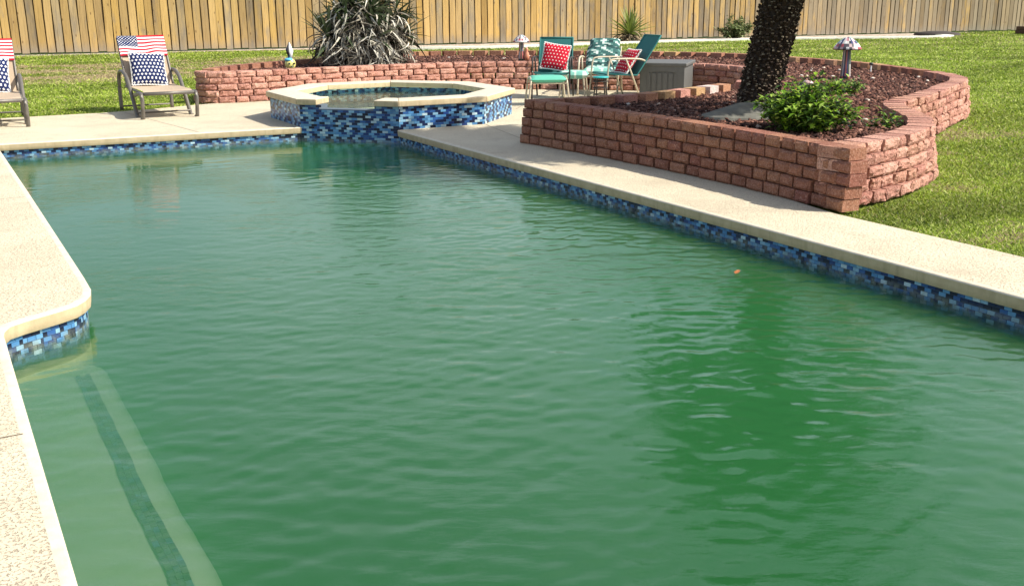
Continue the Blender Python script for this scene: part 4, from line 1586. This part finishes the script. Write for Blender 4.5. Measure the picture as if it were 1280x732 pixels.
def make_lounger():
    root = thing('sun_lounger', 'x', 'sun lounger')
    hw = 0.33
    zs = 0.36
    # local axes: foot towards -y, head towards +y
    m = MB()
    for sx in (-1, 1):
        m.tube([(sx * hw, -0.78, zs - 0.02), (sx * hw, 0.42, zs)], 0.019, 8)
    m.tube([(-hw, -0.78, zs - 0.02), (hw, -0.78, zs - 0.02)], 0.024, 8)
    m.tube([(-hw, 0.42, zs), (hw, 0.42, zs)], 0.015, 8)
    m.build('seat_frame', M['bronze'], root, sm=True)
    def seat(u, v_):
        x = (u - 0.5) * 2 * (hw - 0.005)
        y = -0.79 + v_ * 1.22
        edge_drop = 0.05 * max(0, 1 - v_ * 18)
        return (x, y, zs + 0.016 - 0.035 * (1 - (2 * u - 1) ** 2) * sin(pi * min(1, v_ * 1.02)) - edge_drop)
    grid_cloth(seat, 14, 24, lambda u, v_: None, 'seat', M['sling_tan'], root)
    bh = 0.78
    ba = radians(58)
    def backp(u, v_, off=0.0):
        x = (u - 0.5) * 2 * (hw - 0.01)
        s_ = v_ * bh
        sag = 0.03 * (1 - (2 * u - 1) ** 2) * sin(pi * v_)
        return Vector((x, 0.36 + s_ * cos(ba) + (sag - off) * sin(ba), zs + 0.01 + s_ * sin(ba) - (sag - off) * cos(ba)))
    grid_cloth(backp, 14, 16, lambda u, v_: None, 'backrest', M['sling_tan'], root)
    m = MB()
    for sx in (0.0, 1.0):
        pts = [backp(sx, q / 8) for q in range(9)]
        m.tube([(p.x * 1.02, p.y, p.z) for p in pts], 0.017, 8)
    p0, p1 = backp(0, 1), backp(1, 1)
    m.tube([p0, p1], 0.017, 8)
    m.build('back_frame', M['bronze'], root, sm=True)
    # sling sagging belly under the head end
    m = MB()
    for sx in (-1, 1):
        X = sx * (hw + 0.035)
        pts = catmull3([(X, 0.74, 0.0), (X, 0.75, 0.28), (X, 0.70, 0.50), (X, 0.55, 0.57), (X, 0.30, 0.56), (X, 0.10, 0.48), (X, -0.12, 0.28), (X, -0.36, 0.03), (X, -0.44, 0.0)], 5)
        a = MB(); a.tube(pts, 0.028, 8, flat=1.0)
        a.build('armrest', M['bronze'], root, sm=True)
        b = MB()
        b.tube(catmull3([(X, -0.36, 0.30), (X, -0.70, 0.34), (X, -0.80, 0.28), (X, -0.76, 0.02), (X, -0.70, 0.0)], 5), 0.027, 8)
        b.build('leg', M['bronze'], root, sm=True)
    for y_ in (0.74, -0.38):
        m = MB()
        m.tube([(-hw - 0.035, y_, 0.055), (hw + 0.035, y_, 0.055)], 0.013, 6)
        m.build('stretcher', M['bronze'], root)
    return root, backp
lg1, backp = make_lounger()
def copy_tree(o, parent=None):
    c = o.copy()
    COL.objects.link(c)
    c.parent = parent
    for ch in list(o.children):
        copy_tree(ch, c)
    return c
LPOS = [((2.98, 15.86, 0.0), 0.02), ((0.86, 15.80, 0.0), -0.05)]
lg2 = copy_tree(lg1)
for o, (p, a) in zip((lg1, lg2), LPOS):
    o.location = p; o.rotation_euler = (0, 0, a)
    o['group'] = 'sun loungers on the far deck'
lg1['label'] = 'tan sling sun lounger standing nearer the hot tub'
lg2['label'] = 'tan sling sun lounger at the far left corner of the pool'
for (p, a), wh in zip(LPOS, ('nearer the hot tub', 'at the far left corner')):
    # towel over the top of the backrest
    tw = thing('flag_towel', 'stars and stripes towel hung over the backrest of the lounger ' + wh, 'towel', p, a, 'flag towels on the loungers')
    def towel(u, v_):
        w_ = 0.5 + (u - 0.5) * 1.04
        s_ = 0.60 + v_ * 0.42
        q = backp(w_, s_, 0.030 + 0.006 * sin(u * 19) * (1 - v_) + 0.004 * sin(v_ * 15 + u * 5))
        return q + Vector((0, 0, 0.012 * sin(u * pi * 3.2) * (1 - v_)))
    tm = grid_cloth(towel, 60, 52, flag_col, 'front_flap', M['cloth'], tw)
    def towel_b(u, v_):
        w_ = 0.5 + (u - 0.5) * 1.04
        q = backp(w_, 1.02 - 0.30 * v_, -0.030 + 0.006 * sin(u * 17) * v_)
        if v_ < 0.02: q = backp(w_, 1.022, 0.0)
        return q
    grid_cloth(towel_b, 30, 12, lambda u, v_: RED if int((1 - v_) * 8) % 2 else WHITE, 'rear_flap', M['cloth'], tw)
    c_, s_ = cos(a), sin(a)
    lx, ly = -0.02, 0.27
    pillow('star_pillow', 'navy pillow with white stars propped on the lounger ' + wh, (p[0] + lx * c_ - ly * s_, p[1] + lx * s_ + ly * c_, 0.375),
           (radians(-27), radians(3), a), 0.50, star_pillow, (0.012, (0.8, 0.79, 0.76)), group='star pillows on the loungers', n=45)

# white bucket at the left edge
bk = thing('bucket', 'white bucket with a blue lid at the far left corner of the pool', 'bucket', (0.62, 13.62, 0))
m = MB(); m.lathe((0, 0, 0), [(0, 0), (0.115, 0), (0.135, 0.26), (0.142, 0.27), (0.13, 0.275)], 24); m.build('body', M['white_plastic'], bk, sm=True)
m = MB(); m.lathe((0, 0, 0.262), [(0.148, -0.02), (0.15, 0.0), (0.145, 0.025), (0.125, 0.03), (0, 0.028)], 24); m.build('lid', M['blue_plastic'], bk, sm=True)
m = MB(); m.lathe((0, 0, 0), [(0.1275, 0.08), (0.1305, 0.19)], 24, colf=lambda i, k: (0.25, 0.33, 0.40) if k % 2 else (0.7, 0.7, 0.7)); m.build('sticker', M['ceramic'], bk)

# ------------------------------------------------------------------ patio furniture
def sling_chair(label, loc, rotz, sling, frame_m, back_deg=68, back_h=0.62, arm_frame=None, grp=None):
    """faces -y"""
    root = thing('patio_chair', label, 'chair', loc, rotz, grp)
    hw = 0.27; zs = 0.42
    ba = radians(back_deg)
    def seat(u, v_):
        return ((u - 0.5) * 2 * hw, -0.27 + v_ * 0.52, zs - 0.03 * v_ - 0.02 * (1 - (2 * u - 1) ** 2) - 0.03 * max(0, 1 - v_ * 10))
    grid_cloth(seat, 10, 12, lambda u, v_: None, 'seat', sling, root)
    def backf(u, v_):
        s_ = v_ * back_h
        return Vector(((u - 0.5) * 2 * hw, 0.24 + s_ * cos(ba), zs - 0.04 + s_ * sin(ba)))
    grid_cloth(backf, 8, 10, lambda u, v_: None, 'backrest', sling, root)
    fr = MB()
    for sx in (0, 1):
        pts = [backf(sx, q / 6) for q in range(7)]
        fr.tube([Vector((-hw if sx == 0 else hw, -0.28, zs - 0.01))] + pts, 0.013, 7)
    fr.tube([backf(0, 1), backf(1, 1)], 0.013, 7)
    fr.tube([(-hw, -0.28, zs - 0.015), (hw, -0.28, zs - 0.015)], 0.012, 7)
    fr.build('frame', frame_m, root, sm=True)
    am = arm_frame or frame_m
    for sx in (-1, 1):
        X = sx * (hw + 0.03)
        l1 = MB(); l1.tube(catmull3([(X, -0.33, 0), (X, -0.30, 0.3), (X, -0.27, 0.58), (X, -0.20, 0.635), (X, 0.0, 0.64), (X, 0.25, 0.63), (X * 0.97, 0.36, 0.60)], 5), 0.014, 7)
        l1.build('front_leg', am, root, sm=True)
        l2 = MB(); l2.tube([(X, 0.02, 0.63), (X, 0.12, 0.42), (X, 0.30, 0.0)], 0.014, 7)
        l2.build('rear_leg', am, root, sm=True)
    return root

def cushion_mesh(sx, sy, sz, colf, name, mat, parent, loc, rot=(0, 0, 0), nn=14):
    m = MB()
    for sg in (-1, 1):
        o = len(m.v)
        for j in range(nn + 1):
            for i in range(nn + 1):
                x, y = i / nn * 2 - 1, j / nn * 2 - 1
                h = (1 - abs(x) ** 5) ** 0.4 * (1 - abs(y) ** 5) ** 0.4
                m.v.append((x * sx / 2, y * sy / 2, sg * h * sz / 2))
        for j in range(nn):
            for i in range(nn):
                a = o + j * (nn + 1) + i
                f = (a, a + 1, a + nn + 2, a + nn + 1) if sg > 0 else (a, a + nn + 1, a + nn + 2, a + 1)
                m.f.append(f); m.c.append(colf((i + .5) / nn, (j + .5) / nn) if colf else None)
    o = m.build(name, mat, parent, sm=True, loc=loc)
    o.rotation_euler = rot
    return o
def floral(seed):
    def f(u, v_):
        n1 = noise.noise(Vector((u * 5 + seed, v_ * 5, seed))) + 0.6 * noise.noise(Vector((u * 12, v_ * 12 + seed, 3)))
        if n1 > 0.32: return (0.62, 0.70, 0.64)
        if n1 > 0.12: return (0.14, 0.30, 0.26)
        if n1 < -0.35: return (0.02, 0.05, 0.05)
        return (0.045, 0.125, 0.115)
    return f
def floral_light(u, v_):
    n1 = noise.noise(Vector((u * 6, v_ * 6, 9)))
    return (0.55, 0.68, 0.58) if n1 > 0.05 else (0.20, 0.48, 0.40)

yw = -YAW
chA = (9.05, 14.95, 0.0)
sling_chair('teal sling chair with dark arms facing the pool, left of the floral lounge chair', chA, radians(-38), M['sling_teal'], M['sling_teal'], 66, 0.60, M['dark_frame'], 'patio chairs')
pillow('dotted_pillow', 'red pillow with white dots on the left teal chair', (9.10, 15.03, 0.43), (radians(-23), radians(8), radians(-38)), 0.44, dot_pillow, (0.014, (0.8, 0.78, 0.74)), group='red dotted pillows', n=48)
# footstool
fs = thing('footstool', 'tan framed footstool with round green cushion in front of the left teal chair', 'footstool', (8.36, 13.98, 0), radians(-24))
for sx in (-1, 1):
    m = MB()
    X = sx * 0.27
    m.tube(catmull3([(X * 1.15, -0.25, 0), (X * 1.05, -0.24, 0.25), (X, -0.20, 0.38), (X, 0.0, 0.41), (X, 0.20, 0.38), (X * 1.05, 0.24, 0.25), (X * 1.15, 0.25, 0)], 5), 0.015, 7)
    m.build('leg', M['tan_frame'], fs, sm=True)
m = MB()
m.tube([(-0.27, -0.19, 0.33), (0.27, -0.19, 0.33)], 0.012, 6); m.tube([(-0.27, 0.19, 0.33), (0.27, 0.19, 0.33)], 0.012, 6)
m.build('crossbar', M['tan_frame'], fs, sm=True)
cushion_mesh(0.56, 0.46, 0.10, None, 'cushion', M['cushion_green'], fs, (0, 0, 0.385))
# lounge chair with floral cushions and its matching ottoman
lc = thing('lounge_chair', 'tan framed lounge chair with dark green floral cushions in the middle of the patio', 'lounge chair', (10.10, 15.15, 0), radians(-40))
for sx in (-1, 1):
    X = sx * 0.33
    m = MB(); m.tube(catmull3([(X, -0.40, 0), (X, -0.36, 0.25), (X, -0.28, 0.52), (X, -0.15, 0.60), (X, 0.15, 0.60), (X, 0.36, 0.58), (X, 0.48, 0.55)], 5), 0.017, 7)
    m.build('armrest', M['tan_frame'], lc, sm=True)
    m = MB(); m.tube([(X, 0.12, 0.58), (X, 0.20, 0.35), (X, 0.45, 0.0)], 0.015, 7); m.build('leg', M['tan_frame'], lc, sm=True)
    m = MB(); m.tube([(X * 0.85, -0.30, 0.30), (X * 0.85, 0.25, 0.27), (X * 0.85, 0.68, 0.74)], 0.014, 7); m.build('side_rail', M['tan_frame'], lc, sm=True)
m = MB(); m.tube([(-0.33, -0.32, 0.30), (0.33, -0.32, 0.30)], 0.014, 7); m.build('crossbar', M['tan_frame'], lc)
cushion_mesh(0.56, 0.58, 0.11, floral_light, 'seat_cushion', M['cloth'], lc, (0, -0.02, 0.38))
cushion_mesh(0.56, 0.34, 0.13, floral(1), 'back_cushion', M['cloth'], lc, (0, 0.27, 0.44), (radians(48), 0, 0))
cushion_mesh(0.58, 0.34, 0.14, floral(2), 'back_cushion', M['cloth'], lc, (0, 0.44, 0.60), (radians(46), 0, 0))
cushion_mesh(0.52, 0.28, 0.14, floral(3), 'head_cushion', M['cloth'], lc, (0, 0.62, 0.76), (radians(46), 0, 0))
ot = thing('ottoman', 'pale green floral cushioned ottoman between the two patio chairs', 'ottoman', (9.30, 14.72, 0), radians(-40))
cushion_mesh(0.46, 0.40, 0.13, floral_light, 'cushion', M['cloth'], ot, (0, 0, 0.37))
for sx in (-1, 1):
    for sy in (-1, 1):
        m = MB(); m.tube([(sx * 0.18, sy * 0.15, 0.32), (sx * 0.21, sy * 0.18, 0)], 0.013, 7); m.build('leg', M['tan_frame'], ot)
# chair in profile
sling_chair('teal sling chair seen side-on by the grey storage box', (9.78, 14.22, 0), radians(-98), M['sling_teal'], M['sling_teal'], 56, 0.72, M['tan_frame'], 'patio chairs')
pillow('dotted_pillow', 'red pillow with white dots on the side-on teal chair by the storage box', (9.86, 14.22, 0.40), (radians(-35), 0, radians(-98)), 0.44, dot_pillow, (0.014, (0.8, 0.78, 0.74)), group='red dotted pillows', n=48)
# small dark side table with a teal top
sd = thing('side_table', 'small dark side table with round teal top between the patio chairs', 'table', (9.33, 13.98, 0))
m = MB(); m.lathe((0, 0, 0.36), [(0, 0.022), (0.12, 0.022), (0.13, 0.010), (0.12, 0.0), (0, 0)], 20); m.build('table_top', M['cushion_teal'] if 'cushion_teal' in M else M.setdefault('cushion_teal', plain('teal_plastic', (0.02, 0.36, 0.36), 0.5)), sd, sm=True)
for k in range(4):
    a = k * pi / 2 + 0.4
    m = MB(); m.tube([(0.09 * cos(a), 0.09 * sin(a), 0.36), (0.13 * cos(a), 0.13 * sin(a), 0)], 0.011, 6); m.build('leg', M['dark_frame'], sd)
m = MB()
for z in (0.1, 0.2, 0.3): m.lathe((0, 0, z), [(0.115, 0), (0.125, 0.008), (0.115, 0.016)], 12)
m.build('ring', M['dark_frame'], sd)

# storage box
bx = thing('storage_box', 'grey resin deck storage box with arched slatted panel', 'storage box', (10.80, 14.22, 0), radians(-46))
BWd, BD, BH = 0.70, 1.00, 0.50
m = MB(); m.box((0, 0, BH / 2), (BWd, BD, BH)); m.build('body', M['box_grey'], bx)
m = MB(); m.box((0, 0, BH + 0.028), (BWd + 0.07, BD + 0.07, 0.055)); o = m.build('lid', M['box_grey'], bx); bevel_mesh(o.data, 0.018, 3)
for sx in (-1, 1):
    m = MB(); m.box((sx * (BWd / 2 - 0.05), -BD / 2 - 0.012, BH / 2), (0.10, 0.024, BH)); m.build('stile', M['box_grey'], bx)
m = MB()
na = 12
vs = []
for k in range(na + 1):
    x = -BWd / 2 + 0.10 + (BWd - 0.2) * k / na
    zz = BH - 0.12 + 0.045 * (1 - (2 * k / na - 1) ** 2) ** 0.5
    vs += [(x, -BD / 2 - 0.02, zz), (x, -BD / 2 - 0.02, BH), (x, -BD / 2, zz), (x, -BD / 2, BH)]
f_ = []
for k in range(na):
    a = 4 * k
    f_ += [(a, a + 4, a + 5, a + 1), (a + 2, a + 6, a + 4, a), (a + 1, a + 5, a + 7, a + 3)]
m.add(vs, f_); m.build('arch', M['box_grey'], bx)
slat = MB(); slat.box((0, 0, 0), (0.068, 0.02, BH - 0.10)); sme = bevel_mesh(slat.mesh('slat', M['box_grey']), 0.008, 2)
for k in range(6): link('slat', sme, bx, loc=(-0.225 + 0.09 * k, -BD / 2 - 0.004, BH / 2 - 0.05))
sl2 = MB(); sl2.box((0, 0, 0), (0.02, 0.085, BH - 0.08)); s2 = bevel_mesh(sl2.mesh('slat', M['box_dark']), 0.008, 2)
for k in range(10): link('slat', s2, bx, loc=(-BWd / 2 - 0.004, -0.47 + 0.104 * k, BH / 2))

# ------------------------------------------------------------------ ornaments
def mushroom(label, loc, s, seed):
    root = thing('mushroom_ornament', label, 'garden ornament', loc, 0, 'mosaic mushroom ornaments')
    rr = random.Random(seed)
    pal = [(0.03, 0.04, 0.05), (0.35, 0.10, 0.12), (0.04, 0.22, 0.22), (0.60, 0.56, 0.52), (0.04, 0.25, 0.24), (0.65, 0.40, 0.42), (0.05, 0.06, 0.15), (0.75, 0.75, 0.72)]
    m = MB()
    m.lathe((0, 0, 0), [(0, 0), (0.062 * s, 0), (0.068 * s, 0.05 * s), (0.058 * s, 0.2 * s), (0.050 * s, 0.40 * s), (0.052 * s, 0.46 * s)], 20, colf=lambda i, k: rr.choice([(0.04, 0.05, 0.05), (0.08, 0.10, 0.07), (0.45, 0.40, 0.38), (0.5, 0.16, 0.14), (0.05, 0.06, 0.14)]))
    m.build('stalk', M['ceramic'], root, sm=True)
    m = MB()
    prof = [(0.04 * s, 0.40 * s), (0.17 * s, 0.385 * s), (0.185 * s, 0.395 * s), (0.165 * s, 0.425 * s), (0.135 * s, 0.465 * s), (0.10 * s, 0.50 * s), (0.055 * s, 0.53 * s), (0.01 * s, 0.545 * s)]
    def cf(i, k):
        if i < 2: return (0.06, 0.05, 0.05)
        if i in (2, 3): return rr.choice([WHITE, (0.42, 0.09, 0.10), (0.10, 0.09, 0.10), (0.55, 0.40, 0.40)])
        return rr.choice(pal)
    m.lathe((0, 0, 0), prof, 28, colf=cf)
    m.build('cap', M['ceramic'], root, sm=True)
    return root
mushroom('mosaic mushroom ornament standing in open mulch to the right of the palm', (12.05, 11.55, MZ), 1.13, 1)
mushroom('mosaic mushroom ornament with an orange figure on its stalk, left of the patio chairs', (9.62, 17.0, 0.46), 0.85, 2)
m = MB()
m.lathe((0, 0, 0), [(0, 0), (0.035, 0.0), (0.05, 0.06), (0.04, 0.13), (0.02, 0.16), (0.03, 0.19), (0.02, 0.225), (0, 0.23)], 14, (0.60, 0.24, 0.14))
o = m.build('figurine', M['ceramic'], sm=True, loc=(9.69, 16.93, 0.47))
tag(o, 'small orange figurine beside the mushroom ornament left of the patio', 'figurine')

# duck-like bird ornament beside the shrub
def ball(m, c, r, col, sc=(1, 1, 1), n=14):
    prof = [(r * sin(pi * k / 10), -r * cos(pi * k / 10)) for k in range(11)]
    o = len(m.v)
    m.lathe((0, 0, 0), prof, n, col)
    for i in range(o, len(m.v)):
        x, y, z = m.v[i]
        m.v[i] = (c[0] + x * sc[0], c[1] + y * sc[1], c[2] + z * sc[2])
bd = thing('bird_ornament', 'grey-headed yellow-beaked bird ornament in the mulch right of the palm trunk', 'garden ornament', (8.80, 9.02, MZ), radians(-20))
m = MB(); ball(m, (0, 0, 0.07), 0.10, (0.16, 0.20, 0.24), (1.3, 0.9, 0.7)); ball(m, (0.04, -0.03, 0.055), 0.08, (0.5, 0.55, 0.58), (1.2, 0.9, 0.6)); m.build('body', M['ceramic'], bd, sm=True)
m = MB(); ball(m, (-0.01, 0, 0.215), 0.075, (0.20, 0.16, 0.16)); ball(m, (0.02, -0.02, 0.255), 0.055, (0.62, 0.42, 0.42), (1.1, 1, 0.6)); m.build('head', M['ceramic'], bd, sm=True)
m = MB(); m.tube([(0.03, -0.03, 0.225), (0.10, -0.06, 0.20), (0.16, -0.07, 0.17)], [0.035, 0.03, 0.008], 10, (0.75, 0.62, 0.12)); m.build('beak', M['ceramic'], bd, sm=True)
m = MB(); m.tube(catmull3([(-0.10, -0.02, 0.05), (-0.15, -0.03, 0.12), (-0.12, -0.03, 0.18), (-0.07, -0.03, 0.16)], 5), [0.02] * 16, 8, (0.75, 0.30, 0.04)); m.build('wing', M['ceramic'], bd, sm=True)
pk = MB(); pk.tube([(0, 0, 0), (0.01, 0, 0.10), (0.03, 0, 0.19)], [0.03, 0.035, 0.015], 8)
o = pk.build('clay_shard', plain('pink_clay', (0.55, 0.30, 0.25), 0.8), sm=True, loc=(8.18, 9.15, MZ))
tag(o, 'pink clay piece leaning by the palm trunk', 'ornament')

# fish/parrot ornament on the left end of the bed
fo = thing('parrot_ornament', 'yellow and blue bird ornament with pointed white crest left of the spiky bush', 'garden ornament', (5.52, 17.62, MZ + 0.05))
m = MB(); ball(m, (0, 0, 0.09), 0.10, (0.72, 0.66, 0.22), (0.95, 0.7, 0.95)); m.build('body', M['ceramic'], fo, sm=True)
m = MB(); ball(m, (-0.03, -0.01, 0.16), 0.065, (0.10, 0.42, 0.62), (1.1, 0.9, 0.5)); m.build('forehead', M['ceramic'], fo, sm=True)
m = MB(); ball(m, (-0.04, -0.075, 0.10), 0.017, (0.02, 0.02, 0.02)); ball(m, (0.045, -0.075, 0.10), 0.017, (0.02, 0.02, 0.02)); ball(m, (0.0, -0.085, 0.05), 0.02, (0.05, 0.07, 0.04), (1.5, 0.5, 0.6)); m.build('eye', M['ceramic'], fo, sm=True)
m = MB(); m.tube([(0.0, 0, 0.18), (0.01, 0, 0.30), (0.0, 0, 0.44)], [0.035, 0.055, 0.006], 8, (0.80, 0.80, 0.78)); m.build('crest', M['ceramic'], fo, sm=True)
m = MB(); m.tube([(-0.02, -0.02, 0.20), (-0.045, -0.02, 0.32), (-0.01, -0.01, 0.45)], [0.02, 0.03, 0.006], 8, (0.02, 0.02, 0.025)); m.build('crest_stripe', M['ceramic'], fo, sm=True)
# solar stake light at the rear wall
sl = thing('stake_light', 'thin garden stake light with black head before the rear block wall', 'garden light', (13.55, 12.45, MZ))
m = MB(); m.tube([(0, 0, 0), (0, 0, 0.13)], 0.012, 8); m.build('stake', M['white_plastic'], sl)
m = MB(); m.lathe((0, 0, 0.12), [(0, 0), (0.035, 0), (0.03, 0.03), (0, 0.035)], 12); m.build('lamp_head', M['black'], sl, sm=True)
# lawn marker: flat dark lid near the border
m = MB(); m.lathe((0, 0, 0), [(0.9, 0), (0.85, 0.10), (0.4, 0.16), (0, 0.17)], 16)
o = m.build('flower_bed_mat', plain('dark_mat', (0.05, 0.04, 0.035), 0.9), sm=True, loc=(36.1, 29.9, -0.02))
tag(o, 'low dark mound at the far end of the white border', 'mound')
